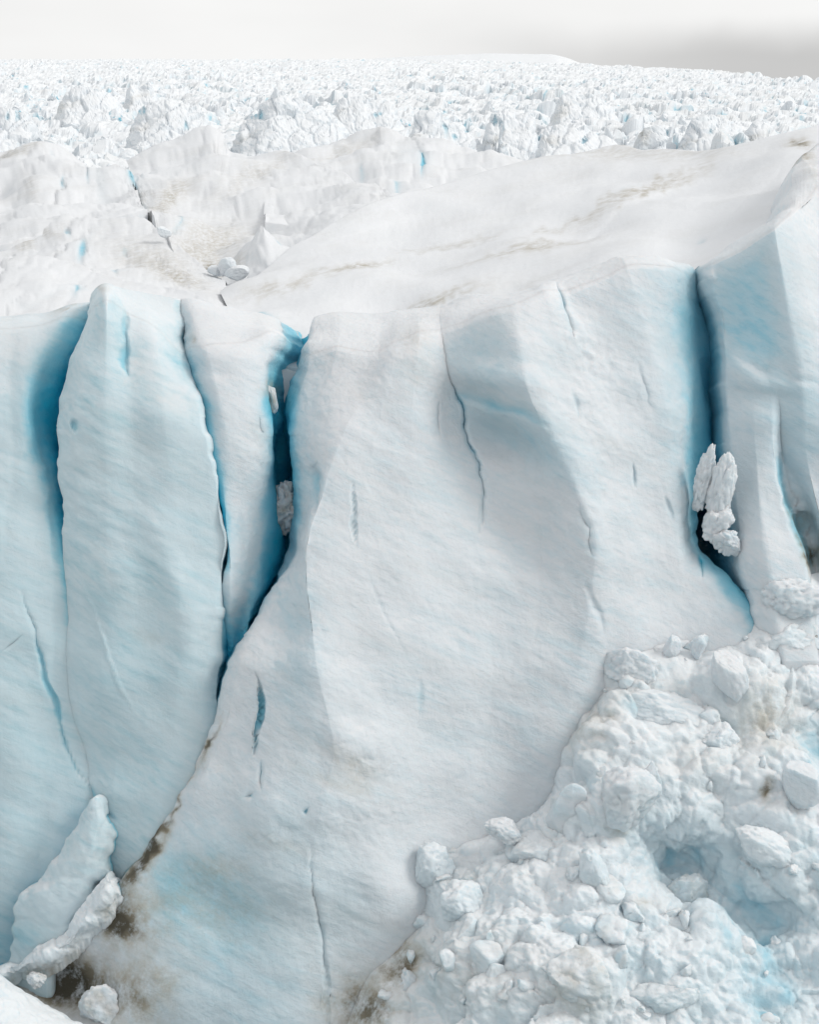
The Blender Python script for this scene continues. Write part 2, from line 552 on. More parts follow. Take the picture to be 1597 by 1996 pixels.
    h2 = noise_at(9.0, 3, None, 0.6)
    h = math_('ADD', math_('MULTIPLY', h1, 1.0), math_('MULTIPLY', h2, 0.18))
    h = math_('ADD', h, math_('MULTIPLY', bands2, 0.25))
    bp = N(nd, 'ShaderNodeBump', ins={'Strength': 1.0, 'Distance': bump})
    lk.new(h, bp.inputs['Height'])
    lk.new(bp.outputs[0], bs.inputs['Normal'])
    if sss:
        bs.inputs['Subsurface Weight'].default_value = sss
        bs.inputs['Subsurface Radius'].default_value = (0.7, 0.9, 1.0)
        bs.inputs['Subsurface Scale'].default_value = 0.9
    return m


M_WALL = ice_material('banded_ice', white=(0.57, 0.64, 0.675), pale=(0.36, 0.53, 0.59), streak=0.85, bump=0.07, sss=0.5)
M_FACE = ice_material('weathered_ice', white=(0.60, 0.632, 0.66), streak=0.6, bump=0.11, sss=0.5)
M_SNOW = ice_material('snow_ice', white=(0.64, 0.66, 0.685), snow=(0.67, 0.685, 0.705), streak=0.3, bump=0.07, film=0.5, ang=-0.4, grit=False)
M_RUBBLE = ice_material('rubble_ice', white=(0.635, 0.69, 0.725), snow=(0.69, 0.715, 0.735), streak=0.35, bump=0.14, film=0.5, speck=0.3, sss=0.35)
M_FAR = ice_material('far_ice', white=(0.68, 0.71, 0.74), snow=(0.72, 0.74, 0.76), streak=0.3, bump=0.1, film=0.25)  # whiter than the near ice, standing in for distance haze

# ------------------------------------------------------------------ glacier terrain (behind the cliff to the skyline)
def glacier():
    cols = 520
    Yr = np.concatenate([np.linspace(205, 345, 26)[:-1], 345 * np.exp(np.linspace(0, 1, 820) ** 1.12 * math.log(6500 / 345))])
    rows = len(Yr)
    ur = np.linspace(-0.28, 0.32, cols)
    Y, U = np.meshgrid(Yr, ur, indexing='ij')
    X = Y * U
    P = np.stack([X, Y, 0 * X], -1)
    warp = np.stack([noise(P / 60), noise(P / 60 + 50), 0 * X], -1) * 10
    Q = (P + warp)
    near = np.clip((Y - 320) / 160, 0, 1)
    big = 4.5 * fbm(Q / 140, 2)
    q0 = Q * np.array([1, 1, 0]) + np.array([0, 0, 3.3])
    qw = q0 + np.stack([noise(q0 / 9), noise(q0 / 9 + 5), 0 * X], -1) * 2.2
    b1, g1 = blocks(qw * np.array([1 / 24, 1 / 32, 1]))
    b2, g2 = blocks(qw * np.array([1 / 9.5, 1 / 12, 1]), 40)
    b3, g3 = blocks(qw * np.array([1 / 4.2, 1 / 5, 1]), 90)
    n1 = 1 - 1.9 * np.abs(noise(q0 / 45))
    rows_ = np.clip(0.65 + 0.8 * noise(P / 160 + 3), 0.3, 1.3) * (1 + 0.5 * np.exp(-((Y - 560) / 150) ** 2))
    h = big + near * (rows_ * (6.5 * (b1 - 0.35) - 3.0 * g1 ** 2 + 3.6 * (b2 - 0.4) - 2.2 * g2 ** 2) + 1.1 * (b3 - 0.4) + 2.6 * n1) + 0.3 * fbm(Q / 4, 2) - 3.5
    ice_gap = near * (g2 ** 1.5 * (noise(P / 14 + 60) > 0.25) + 0.6 * g1 ** 1.5 * (noise(P / 20 + 80) > 0.2))
    z = 47 + h + 5.0 * np.clip((Y - 400) / 4000, 0, 1)
    z = z - (1 - near) * 3.0
    # to the right of the view the glacier ends sooner and falls away
    edge = np.interp(U, [-0.28, 0.02, 0.08, 0.15, 0.2, 0.34], [9000, 6000, 4200, 3000, 2000, 1500])
    z = z - np.clip((Y - edge) / edge, 0, 4) * 260
    cre = np.clip(1 - np.abs(noise(Q * np.array([1 / 30, 1 / 22, 1]) + 90)) * 22, 0, 1) * np.clip(noise(P / 60 + 33) * 2.5 - 0.5, 0, 1) * near
    z = z - cre * 3.5
    P[..., 2] = z
    o = make_mesh('glacier', P.reshape(-1, 3), grid_quads(rows, cols), M_FAR,
                  {'blue': np.clip(0.75 * cre + 0.5 * ice_gap, 0, 1), 'dirt': 0.10 * np.clip(noise(P / 25) * 2, 0, 1)}, smooth=False)
    tag(o, kind='structure')
    return P, Yr, ur


GP, GY, GU = glacier()

# the low snow plateau behind the glacier, and the water below the front
def sheet(name, V, mat):
    o = make_mesh(name, np.array(V, float), np.array([[0, 1, 2, 3]]), mat, {'blue': [0] * 4, 'dirt': [0] * 4})
    return tag(o, kind='structure')


wm = bpy.data.materials.new('grey_water')
wm.use_nodes = True
wb_ = wm.node_tree.nodes['Principled BSDF']
wb_.inputs['Base Color'].default_value = (0.16, 0.25, 0.27, 1)
wb_.inputs['Roughness'].default_value = 0.12
wnz = N(wm.node_tree.nodes, 'ShaderNodeTexNoise', ins={'Scale': 0.8, 'Detail': 5})
wbp = N(wm.node_tree.nodes, 'ShaderNodeBump', ins={'Distance': 0.2})
wm.node_tree.links.new(wnz.outputs[0], wbp.inputs['Height'])
wm.node_tree.links.new(wbp.outputs[0], wb_.inputs['Normal'])
sheet('water', [(-400, 20, -24), (400, 20, -24), (400, 420, -24), (-400, 420, -24)], wm)


def plateau():
    px = np.linspace(600, 1200, 90)
    top = np.interp(px, [600, 760, 900, 960, 1080, 1110, 1135, 1200], [122, 112, 106, 104, 106, 114, 124, 140])
    top = top + 0.8 * noise(np.stack([px / 30, 0 * px, 0 * px], -1))
    rowsP = [at(px, top, 8200 + 0 * px)]
    for f in np.linspace(0, 1, 5)[1:]:
        p = rowsP[0].copy(); p[:, 1] -= 900 * f; p[:, 2] -= 120 * f; rowsP.append(p)
    b = rowsP[0].copy(); b[:, 1] += 900; b[:, 2] -= 40
    P = np.stack([b] + rowsP, 0)
    o = make_mesh('hill', P.reshape(-1, 3), grid_quads(*P.shape[:2]), M_FAR, {'blue': np.zeros(P.shape[:2]), 'dirt': np.zeros(P.shape[:2])})
    tag(o, kind='structure')


plateau()

# ------------------------------------------------------------------ ice hills in the middle distance
GM = 'ice hills behind the cliff'


def hill(name, label, crest, foot, mid=None, cat='ice mound', mat=None, **kw):
    """crest and foot: matching (px, py, Y) lists; bulge between"""
    c, f = np.array(crest, float), np.array(foot, float)
    m1 = c * 0.7 + f * 0.3
    m2 = c * 0.33 + f * 0.67
    net = np.stack([c, m1, m2, f], 1)
    kw['grooves'] = [g[:4] + (g[4] * 0.6,) for g in kw.get('grooves', ())]
    d = dict(step=3.2, jag=0.15, shatter=0.22, amp=(2.2, 1.0, 0.1), wave=(20, 6.5, 1.3), back=(30, -16), foot=6, streak=0.2, s=(0.8, 0.8))
    d.update(kw)
    return tag(loft(name, net, mat or M_SNOW, **d), label, cat)


hill('ice_mound', 'long smooth greyish ice ramp rising to the right above the cliff edge',
     [(430, 575, 226), (560, 488, 242), (680, 418, 256), (790, 384, 266), (900, 345, 275), (1000, 318, 280), (1100, 305, 283), (1200, 291, 285),
      (1300, 291, 278), (1400, 294, 270), (1500, 272, 268), (1600, 252, 270), (1760, 235, 275)],
     [(480, 650, 196), (560, 700, 193), (660, 705, 191), (760, 700, 192), (850, 660, 194), (950, 620, 195), (1050, 590, 196), (1150, 560, 197),
      (1250, 545, 198), (1340, 545, 199), (1420, 510, 200), (1500, 470, 201), (1600, 330, 232)],
     grooves=[([(1120, 470), (1200, 420), (1330, 360), (1420, 330), (1500, 300)], 12, 5, 1.8, 0.0), ([(690, 690), (800, 610), (960, 560), (1100, 520)], 12, 5, 1.6, 0.05), ([(640, 470), (760, 440), (900, 400)], 14, 6, 1.4, 0.0), ([(980, 420), (1120, 380), (1260, 330)], 14, 6, 1.2, 0.0), ([(1380, 480), (1450, 400), (1530, 330)], 10, 6, 1.4, 0.0),
              ([(1180, 395), (1230, 370), (1260, 360)], 6, 4, 0.8, 0.1), ([(1355, 475), (1380, 455)], 5, 5, 1.0, 0.3), ([(900, 510), (1020, 480), (1140, 440)], 10, 7, 0.7, 0),
              ([(600, 560), (720, 520), (860, 500)], 10, 6, 0.6, 0.0)],
     bumps=[(620, 610, 120, 50, -20, 2.0), (900, 450, 150, 50, -20, 2.5), (1250, 470, 120, 30, -15, 2.0), (480, 610, 30, 15, 0, -2)],
     blue=[(495, 612, 35, 10, 15, 0.4), (568, 700, 24, 50, 0, 0.35)],
     dirt=[(1020, 490, 130, 9, -12, 0.45), (1260, 375, 120, 8, -25, 0.45), (820, 600, 110, 7, -22, 0.6), (1230, 300, 200, 18, 0, 0.22), (690, 525, 60, 7, -8, 0.6), (1130, 420, 110, 6, -22, 0.35), (880, 470, 100, 6, -15, 0.3),
           (560, 560, 90, 8, -12, 0.35), (700, 675, 60, 8, -8, 0.5), (1560, 288, 18, 9, 0, 0.8), (930, 590, 90, 8, -24, 0.5)],
     amp=(1.3, 0.35, 0.04), wave=(18, 5, 1.0), ang=-0.35, jag=0.0, shatter=0.0, extend=(0, 420))
hill('ice_mound', 'round domed ice hill with a blue crack in its right flank',
     [(500, 335, 400), (600, 288, 430), (680, 262, 440), (740, 238, 440), (790, 255, 432), (850, 276, 420), (950, 300, 410), (1060, 318, 400)],
     [(520, 420, 300), (600, 440, 300), (680, 440, 300), (740, 430, 305), (800, 420, 310), (870, 400, 320), (960, 370, 330), (1060, 345, 340)],
     grooves=[([(818, 292), (826, 315), (822, 345)], 5, 6, 4.0, 1.0), ([(705, 315), (700, 350)], 4, 6, 1.5, 0.4), ([(770, 345), (775, 380)], 4, 8, 1.5, 0.4), ([(735, 243), (790, 320), (800, 375)], 26, 10, -3.5, 0), ([(742, 240), (640, 320), (560, 380)], 20, 30, -2.5, 0), ([(640, 350), (680, 400)], 16, 10, 2.0, 0.1),
              ([(520, 305), (515, 320)], 3, 4, 2.0, 0.7)],
     blue=[(800, 300, 40, 25, 0, 0.1)], dirt=[(640, 300, 120, 10, -30, 0.25)])
hill('ice_mound', 'broad grey ice slope dropping left into the dirty hollow',
     [(248, 318, 400), (300, 288, 405), (360, 268, 410), (410, 250, 412), (450, 288, 400), (520, 300, 392), (620, 308, 375), (700, 345, 345), (790, 410, 300)],
     [(285, 425, 300), (330, 470, 268), (380, 520, 252), (430, 560, 240), (490, 520, 250), (560, 500, 255), (640, 460, 265), (720, 440, 275), (800, 430, 285)],
     dirt=[(400, 480, 90, 40, -20, 0.4), (330, 385, 50, 20, -30, 0.5), (500, 340, 90, 14, -30, 0.25), (420, 525, 30, 14, 0, 0.7)],
     
     grooves=[([(412, 252), (450, 330), (470, 420)], 26, 14, -3.5, 0), ([(480, 330), (540, 400), (560, 460)], 12, 22, 2.5, 0.0), ([(262, 330), (256, 360), (270, 395), (290, 425)], 6, 9, 2.5, 0.6), ([(340, 425), (350, 445), (330, 460)], 5, 6, 2.0, 0.4), ([(300, 365), (340, 390), (365, 405)], 5, 5, 1.2, 0.1)])
hill('ice_mound', 'white ice hill with thin blue slits at the left edge',
     [(-170, 330, 420), (-60, 300, 420), (0, 288, 415), (60, 264, 412), (110, 278, 405), (175, 308, 395), (235, 322, 385), (262, 365, 350)],
     [(-170, 470, 280), (-60, 470, 280), (10, 470, 280), (80, 450, 285), (150, 440, 290), (210, 440, 290), (260, 435, 292), (290, 428, 295)],
     grooves=[([(123, 338), (121, 362)], 4, 5, 2.5, 0.6), ([(160, 330), (172, 365)], 4, 5, 2.0, 0.4), ([(95, 285), (105, 318)], 4, 5, 1.5, 0.3), ([(212, 295), (220, 318)], 4, 7, 2.5, 0.5),
              ([(246, 305), (252, 350), (268, 370)], 6, 6, 3.0, 0.7), ([(60, 266), (10, 330), (-40, 380)], 30, 12, -3.0, 0.0), ([(62, 268), (130, 350), (160, 420)], 12, 26, -2.5, 0.0), ([(180, 330), (210, 400)], 10, 16, 2.2, 0.15)],
     extend=(420, 0), dirt=[(20, 300, 70, 10, -28, 0.35), (60, 360, 20, 20, 0, 0.2)])
hill('ice_mound', 'broken ice shoulder with teal gaps above the left snow mound',
     [(-170, 480, 300), (-60, 470, 300), (0, 462, 298), (70, 440, 296), (125, 418, 294), (190, 432, 290), (280, 428, 288), (325, 458, 276), (385, 505, 258), (440, 545, 245)],
     [(-170, 560, 225), (-60, 560, 225), (0, 560, 226), (70, 560, 226), (140, 560, 226), (200, 565, 224), (270, 580, 220), (320, 590, 218), (380, 600, 215), (440, 610, 212)],
     grooves=[([(125, 435), (135, 455)], 5, 5, 2.0, 0.5), ([(162, 452), (160, 480), (150, 510)], 9, 6, 3.0, 0.6), ([(240, 478), (245, 492)], 6, 6, 1.5, 0.4), ([(222, 515), (224, 540)], 3, 7, 2.0, 0.4),
              ([(200, 430), (160, 470), (150, 500)], 6, 6, 1.0, 0.1), ([(125, 420), (70, 470), (10, 520)], 22, 10, -2.2, 0), ([(300, 440), (330, 500), (390, 560)], 18, 10, -2.0, 0)],
     bumps=[(180, 500, 35, 25, 20, 2.0), (280, 490, 60, 30, 20, 1.5)], extend=(420, 0), dirt=[(300, 500, 90, 30, 20, 0.3), (60, 460, 60, 8, -20, 0.35), (350, 540, 50, 12, 20, 0.4)], amp=(0.9, 0.6, 0.12))
hill('ice_fin', 'small sharp ice fin standing at the edge of the dirty hollow',
     [(425, 540, 262), (455, 500, 262), (490, 462, 262), (512, 436, 262), (530, 455, 262), (556, 476, 262), (580, 482, 262)],
     [(430, 560, 248), (455, 555, 246), (490, 540, 246), (520, 520, 247), (540, 510, 248), (565, 500, 249), (590, 495, 250)],
     cat='ice fin', grooves=[([(512, 438), (505, 475), (520, 500)], 3, 12, 1.2, 0.0), ([(440, 510), (432, 530), (445, 545)], 3, 5, 1.2, 0.5), ([(535, 460), (550, 478)], 3, 5, 1.2, 0.5)], dirt=[(440, 530, 40, 18, -40, 0.6)], amp=(0.5, 0.5, 0.15))
hill('snow_mound', 'smooth white snow mound behind the left cliff pillars',
     [(-170, 502, 236), (-60, 498, 236), (0, 497, 235), (80, 498, 234), (150, 514, 232), (230, 540, 226), (350, 561, 220), (430, 588, 214), (505, 612, 208), (580, 645, 202)],
     [(-170, 660, 191), (-60, 660, 191), (0, 660, 191), (80, 660, 191), (150, 650, 192), (250, 660, 192), (370, 690, 192), (450, 700, 192), (540, 715, 192), (600, 730, 192)],
     cat='snow mound', extend=(420, 0), grooves=[([(150, 545), (145, 580)], 8, 5, 1.5, 0.3), ([(10, 590), (60, 605), (130, 560)], 8, 8, 1.0, 0.1), ([(430, 568), (460, 590), (500, 605)], 6, 6, 0.8, 0.0)],
     bumps=[(100, 560, 60, 20, 10, 2.0), (400, 575, 60, 10, 20, 1.0)], blue=[(148, 568, 14, 18, 0, 0.3)], amp=(0.8, 0.2, 0.03))

def row_of(Y, z):
    d = Y * CT - (z - CAM_Z) * ST
    u = Y * ST + (z - CAM_Z) * CT
    return H / 2 - F * u / d


def ridge(label, crest, Y, slits=(), deep=26.0, **kw):
    c = [(x, y, Y) for x, y in crest]
    c[0] = (c[0][0], row_of(Y, 43.0), Y); c[-1] = (c[-1][0], row_of(Y, 43.0), Y)
    n = len(c)
    f = [(x + 6 * math.sin(x), row_of(Y - deep, 45.5), Y - deep) for x, y in crest]
    f[0] = (f[0][0], f[0][1], Y - deep * 0.4); f[-1] = (f[-1][0], f[-1][1], Y - deep * 0.4)
    d = dict(step=2.2, jag=0.3, shatter=0.7, smooth=False, amp=(0.8, 0.5, 0.2), wave=(11, 4, 1.5), back=(25, -12), s=(0.5, 0.7), dirt=[(crest[0][0] + 30, crest[0][1] + 10, 40, 6, -25, 0.25)],
             grooves=[(l, 2.0, 3.0, 2.0, 0.5) for l in slits], walls=(None, None))
    d.update(kw)
    return hill('ice_ridge', label, c, f, cat='ice ridge', mat=M_FAR, **d)


ridge('peaked white ice ridge with a deep blue cleft, far left of the domed hill',
      [(440, 262), (470, 238), (497, 222), (520, 190), (540, 173), (565, 186), (610, 205), (660, 226), (710, 245)], 620, [[(497, 205), (497, 236)], [(488, 214), (490, 234)], [(507, 212), (504, 234)]])
ridge('low double ice ridge with two small blue slits beyond the left slopes',
      [(240, 240), (270, 214), (300, 196), (330, 190), (352, 200), (372, 208), (400, 222), (440, 245)], 680, [[(280, 205), (279, 226)], [(361, 234), (361, 250)], [(270, 212), (272, 224)]])
ridge('streaked white ice ridge at the left edge of the icefield', [(-80, 230), (-30, 215), (0, 205), (30, 212), (60, 232), (90, 245)], 560, [[(33, 210), (34, 235)], [(12, 215), (14, 236)]])
ridge('pointed white ice ridge high on the left of the icefield', [(90, 205), (130, 180), (160, 168), (190, 176), (230, 196), (260, 212)], 900)
ridge('jagged pair of white ice peaks left of centre on the icefield', [(235, 185), (255, 158), (272, 170), (290, 160), (305, 182), (330, 195)], 1000)
ridge('white ice mound split by a curved blue crevasse behind the domed hill', [(770, 262), (805, 232), (835, 216), (858, 222), (885, 240), (920, 262), (960, 280)], 560, [[(862, 232), (870, 250), (874, 268)], [(885, 258), (890, 272)]])
ridge('white ice peak with a blue recess beside a small white cone', [(930, 262), (950, 238), (968, 218), (985, 208), (1010, 214), (1040, 226), (1065, 250)], 600, [[(966, 222), (962, 246)], [(972, 232), (982, 252)]])
ridge('small white ice cone in front of the blue recess', [(968, 262), (974, 248), (979, 238), (985, 250), (992, 264)], 560, deep=6)
ridge('grey white ice ridge with a blue slit above the ramp crest', [(1030, 268), (1060, 250), (1090, 240), (1125, 248), (1160, 262), (1200, 282), (1230, 300)], 520, [[(1142, 262), (1137, 290)]])
ridge('small tan tinted ice fin on the skyline of the ramp', [(1232, 286), (1250, 262), (1270, 250), (1285, 244), (1296, 262), (1304, 288)], 470, deep=8, dirt=[(1255, 266, 14, 16, 0, 0.4)])
ridge('broad white ice ridge with a faint blue hollow, right of the tan fin', [(1310, 270), (1345, 235), (1375, 218), (1400, 226), (1440, 248), (1480, 270)], 620, [[(1388, 250), (1384, 264)]], blue=[(1370, 235, 14, 10, 0, 0.15)])
ridge('steep white ice ridge near the right edge of the icefield', [(1440, 262), (1465, 240), (1490, 228), (1505, 240), (1520, 256), (1550, 268)], 600, [[(1517, 248), (1519, 264)]])
ridge('low white ice ridge in the middle of the icefield', [(620, 215), (660, 196), (700, 186), (740, 192), (770, 205), (800, 222)], 800, [[(738, 212), (734, 230)], [(742, 214), (746, 226)]])
ridge('jagged white ice ridge right of the middle of the icefield', [(1060, 214), (1090, 190), (1110, 182), (1140, 192), (1160, 186), (1190, 204), (1230, 220)], 820, [[(1042, 200), (1044, 210)]])

# ------------------------------------------------------------------ pinnacles scattered over the icefield
def pinnacle_mesh(k):
    r = np.random.default_rng(100 + k)
    n, m = 16, 40
    t = np.linspace(0, 1, n)[:, None]
    a = np.linspace(0, 2 * math.pi, m, endpoint=False)[None]
    lean = r.uniform(-0.35, 0.35, 2)
    rad = (1 - t) ** r.uniform(0.75, 1.15) + 0.03
    X = rad * np.cos(a) * r.uniform(0.7, 1.0) + lean[0] * t ** 1.3
    Y = rad * np.sin(a) * r.uniform(0.3, 0.6) + lean[1] * t ** 1.3
    Z = t * 1.0 + 0 * a
    P = np.stack([X, Y, Z], -1)
    P[..., :2] *= (1 + 0.45 * noise(P * 1.6 + 10 * k) - 0.35 * np.abs(noise(P * 3.1 + 10 * k)) + 0.15 * noise(P * 7 + 10 * k))[..., None]
    P[..., 2] *= 1 + 0.15 * noise(P * 2 + 3 + 10 * k)
    P[0, :, 2] = -0.35
    V = P.reshape(-1, 3)
    i = np.arange(n * m).reshape(n, m)
    j = np.roll(i, -1, 1)
    q = np.stack([i[:-1], j[:-1], j[1:], i[1:]], -1).reshape(-1, 4)
    bl = np.clip(1 - np.abs(noise(P * np.array([2.2, 2.2, 0.5]) + 77 + k)) * 14, 0, 1) * np.clip(noise(P * 1.3 + 55 + k) * 4, 0, 0.8)
    me_o = make_mesh('ice_pinnacle', V, q, M_FAR, {'blue': bl.reshape(-1), 'dirt': np.zeros(len(V))}, smooth=False)
    me = me_o.data
    # put the origin back at the foot centre
    me.transform(__import__('mathutils').Matrix.Translation(me_o.location))
    bpy.data.objects.remove(me_o)
    return me


PIN = [pinnacle_mesh(k) for k in range(9)]


def glacier_z(x, y):
    i, j = int(np.searchsorted(GY, y)), int(np.searchsorted(GU, x / y))
    return GP[min(i, len(GY) - 1), min(j, len(GU) - 1), 2]


cnt = 0
for _ in range(4000):
    if cnt >= 200: break
    Y = 430 * math.exp(random.random() * math.log(1500 / 430))
    u = random.uniform(-0.22, 0.23)
    if Y > np.interp(u, [0.15, 0.2, 0.23], [1500, 1300, 1100]): continue
    x = u * Y
    z = glacier_z(x, Y)
    hgt = random.uniform(3.0, 6.5) * (1.0 if random.random() < 0.8 else 1.5)
    o = bpy.data.objects.new('ice_pinnacle', random.choice(PIN))
    C.objects.link(o)
    o.location = (x, Y, z - 0.25 * hgt)
    w = hgt * random.uniform(0.8, 1.7)
    o.scale = (w, w, hgt)
    o.rotation_euler = (0, 0, random.uniform(-0.6, 0.6) + (math.pi if random.random() < 0.5 else 0))
    tag(o, 'jagged white ice pinnacle among many on the far icefield below the skyline', 'ice pinnacle', 'ice pinnacles on the far icefield')
    cnt += 1

# ------------------------------------------------------------------ the cliff
tag(loft('ice_cliff', [
    [(-190, 600, 197), (-190, 650, 188), (-190, 780, 182), (-190, 920, 178.5), (-190, 1090, 175), (-190, 1350, 171), (-190, 1680, 167), (-190, 1960, 164)],
    [(-60, 612, 197), (-60, 650, 188), (-60, 780, 182), (-60, 920, 178.5), (-60, 1090, 175), (-60, 1350, 171), (-60, 1680, 167), (-60, 1930, 164)],
    [(0, 615, 196), (0, 650, 188), (0, 780, 182), (0, 920, 178.5), (0, 1090, 175), (0, 1350, 171), (0, 1680, 167), (0, 1900, 164.5)],
    [(75, 610, 195), (75, 640, 188), (55, 780, 182.5), (75, 920, 179.5), (90, 1090, 175.2), (85, 1350, 171.5), (75, 1660, 168), (70, 1872, 165)],
    [(130, 588, 194.5), (125, 625, 188.5), (88, 780, 185.2), (97, 920, 181.2), (110, 1090, 175.6), (110, 1360, 171.8), (120, 1640, 168), (110, 1855, 165)],
    [(176, 588, 195), (175, 640, 190), (140, 780, 188.6), (130, 920, 184), (135, 1090, 176.2), (160, 1360, 172), (220, 1600, 168.5), (170, 1840, 165)]],
    M_WALL, cap=0.8, extend=(420, 0), walls=(None, (1.2, 10, 10)), edge_blue=(None, ([1.5, 2.5, 3.4, 2.0, 1.0, 0.3, 0.1, 0.1], [0.1, 0.5, 1.1, 1.1, 0.8, 0.2, 0.05, 0])), rim=(0, [0.5, 1.5, 2.5, 2.0, 0.6, 0, 0, 0]),
    grooves=[([(35, 1140), (70, 1230), (88, 1320), (112, 1375), (128, 1450), (150, 1500), (188, 1550)], 6, 3, 0.5, 0.25), ([(0, 1270), (20, 1255), (45, 1235)], 3, 3, 0.25, 0.0),
             ([(12, 500), (30, 900), (5, 1100)], 14, 20, 0.3, 0)],
    bumps=[(30, 1650, 60, 200, 10, 0.8), (40, 860, 30, 120, 0, 0.5)],
    blue=[(95, 770, 40, 80, 12, 0.25), (60, 1450, 160, 300, 10, 0.10), (40, 1850, 120, 80, -20, 0.2), (140, 640, 30, 30, 0, 0.12)],
    dirt=[(140, 590, 30, 6, -25, 0.5), (70, 1890, 60, 12, -20, 0.4)], blue0=0.12, streak=0.5),
    'pale blue banded ice wall at the far left, left of the wide blue crevasse', 'ice cliff')

tag(loft('serac', [
    [(183, 578, 192), (168, 628, 187), (118, 775, 182), (109, 880, 179), (122, 1070, 176.2), (100, 1360, 173.4), (140, 1500, 171.4), (140, 1850, 166.5)],
    [(192, 565, 191), (185, 605, 185), (148, 775, 179.5), (145, 890, 177.3), (150, 1070, 174.9), (150, 1350, 171.3), (185, 1510, 169.2), (180, 1810, 165)],
    [(207, 558, 190.5), (208, 590, 184), (205, 775, 178.7), (205, 900, 176.5), (205, 1070, 174), (205, 1340, 170), (220, 1520, 168), (215, 1760, 164.8)],
    [(232, 566, 191.5), (250, 615, 185.4), (258, 775, 179.2), (260, 900, 176.8), (265, 1070, 173.9), (270, 1330, 169.6), (275, 1510, 167.6), (250, 1730, 164.4)],
    [(275, 572, 193), (300, 640, 185), (318, 775, 178.8), (330, 890, 176.3), (350, 1060, 173.3), (345, 1310, 169.2), (330, 1490, 167), (280, 1700, 164.2)],
    [(335, 585, 194), (352, 690, 185), (384, 790, 179.4), (408, 880, 176.8), (436, 1060, 173.9), (402, 1290, 170.0), (385, 1480, 167.2), (310, 1660, 164.2)],
    [(350, 590, 196), (367, 690, 186.6), (393, 790, 180.8), (415, 880, 178.0), (438, 1060, 174.2), (424, 1290, 171.2), (415, 1470, 168), (340, 1640, 165)]],
    M_WALL, cap=0.9, walls=((-0.5, 10, 10), (0.9, 7, 8)), rim=([0.6, 0.8, 0.7, 0.6, 0, 0, 0, 0], 0),
    grooves=[([(243, 600), (246, 680), (250, 738)], 9, 5, 1.0, 0.25), ([(140, 815), (142, 845)], 4, 7, 0.8, 0.25), ([(145, 1105), (180, 1190), (205, 1260), (240, 1350), (270, 1400)], 4, 3, -0.22, 0.0),
             ([(150, 1500), (190, 1560), (225, 1600)], 10, 5, 0.7, 0.2)],
    bumps=[(205, 600, 22, 60, 0, 0.7), (240, 1100, 80, 60, 0, 0.5), (330, 1120, 40, 120, -15, 0.6), (370, 1250, 30, 90, 10, 0.5)],
    blue=[(360, 720, 14, 40, -15, 0.2), (380, 790, 10, 60, -15, 0.1), (230, 1300, 120, 180, 10, 0.10), (248, 715, 8, 25, 0, 0.25), (330, 700, 40, 20, 0, 0.1), (250, 1560, 120, 80, 0, 0.1)],
    dirt=[(370, 665, 10, 8, 0, 0.4), (205, 565, 10, 8, 0, 0.3), (280, 1240, 30, 14, 20, 0.12)], blue0=0.12, streak=0.5),
    'blue white ice pillar with a rounded tip, right of the wide left crevasse', 'serac')

tag(loft('serac', [
    [(345, 590, 196), (357, 690, 187.4), (384, 790, 182.2), (404, 880, 178.9), (434, 1050, 174.7), (430, 1140, 172.9), (430, 1300, 175), (400, 1400, 172)],
    [(358, 588, 195), (375, 680, 185.4), (404, 790, 181.2), (424, 880, 178.4), (446, 1050, 174.3), (450, 1140, 172.7), (436, 1300, 174.5), (414, 1400, 171.5)],
    [(380, 588, 194.5), (400, 680, 183.8), (430, 790, 180), (447, 890, 178), (462, 1050, 175.0), (464, 1140, 173.6), (450, 1290, 174.2), (424, 1400, 171.3)],
    [(450, 600, 195), (465, 670, 184.6), (478, 790, 180.6), (485, 890, 178.8), (492, 1050, 176.4), (484, 1140, 175), (465, 1280, 174.6), (434, 1400, 171.8)],
    [(505, 612, 195.5), (525, 650, 187), (512, 790, 182), (518, 890, 180.8), (530, 1040, 178.5), (512, 1140, 176.6), (470, 1270, 173.8), (440, 1380, 171.5)],
    [(545, 624, 196), (557, 665, 189), (524, 780, 185.5), (536, 890, 185), (556, 1040, 183), (540, 1120, 181), (490, 1250, 177), (455, 1380, 173)]],
    M_FACE, cap=0.9, wall_blue=0.5, edge_blue=(([0.3, 0.8, 1.3, 1.1, 1.0, 0.8, 1.5, 2], [0, 0.4, 1.0, 1.1, 0.9, 0.2, 0.9, 1]), ([0.4, 0.5, 0.8, 1.0, 2.0, 2.2, 2, 2], [0.2, 0.3, 0.9, 0.9, 1.0, 1.1, 1.1, 1.0])), walls=((-0.9, 7, 8), (1.7, 8, 10)), rim=([0.2, 0.5, 0.5, 0.5, 0.3, 0.3, 0.2, 0], [0.5, 0.8, 1.0, 1.2, 1.6, 1.6, 1, 0]),
    grooves=[([(560, 700), (530, 745), (522, 790)], 4, 4, 0.6, 0.1), ([(470, 1000), (480, 1090)], 8, 8, 0.3, 0), ([(500, 810), (508, 850)], 4, 4, 0.4, 0.1)],
    blue=[(440, 1340, 20, 60, 12, 0.5)],
    dirt=[(528, 760, 14, 26, 20, 0.55), (370, 655, 14, 10, 0, 0.4), (500, 860, 25, 40, 0, 0.1)],
    rough=[(530, 800, 30, 80, 0, 0.5), (490, 900, 30, 120, 0, 0.3)]),
    'narrow white ice pillar between the thin blue crack and the dirty crevasse', 'serac')

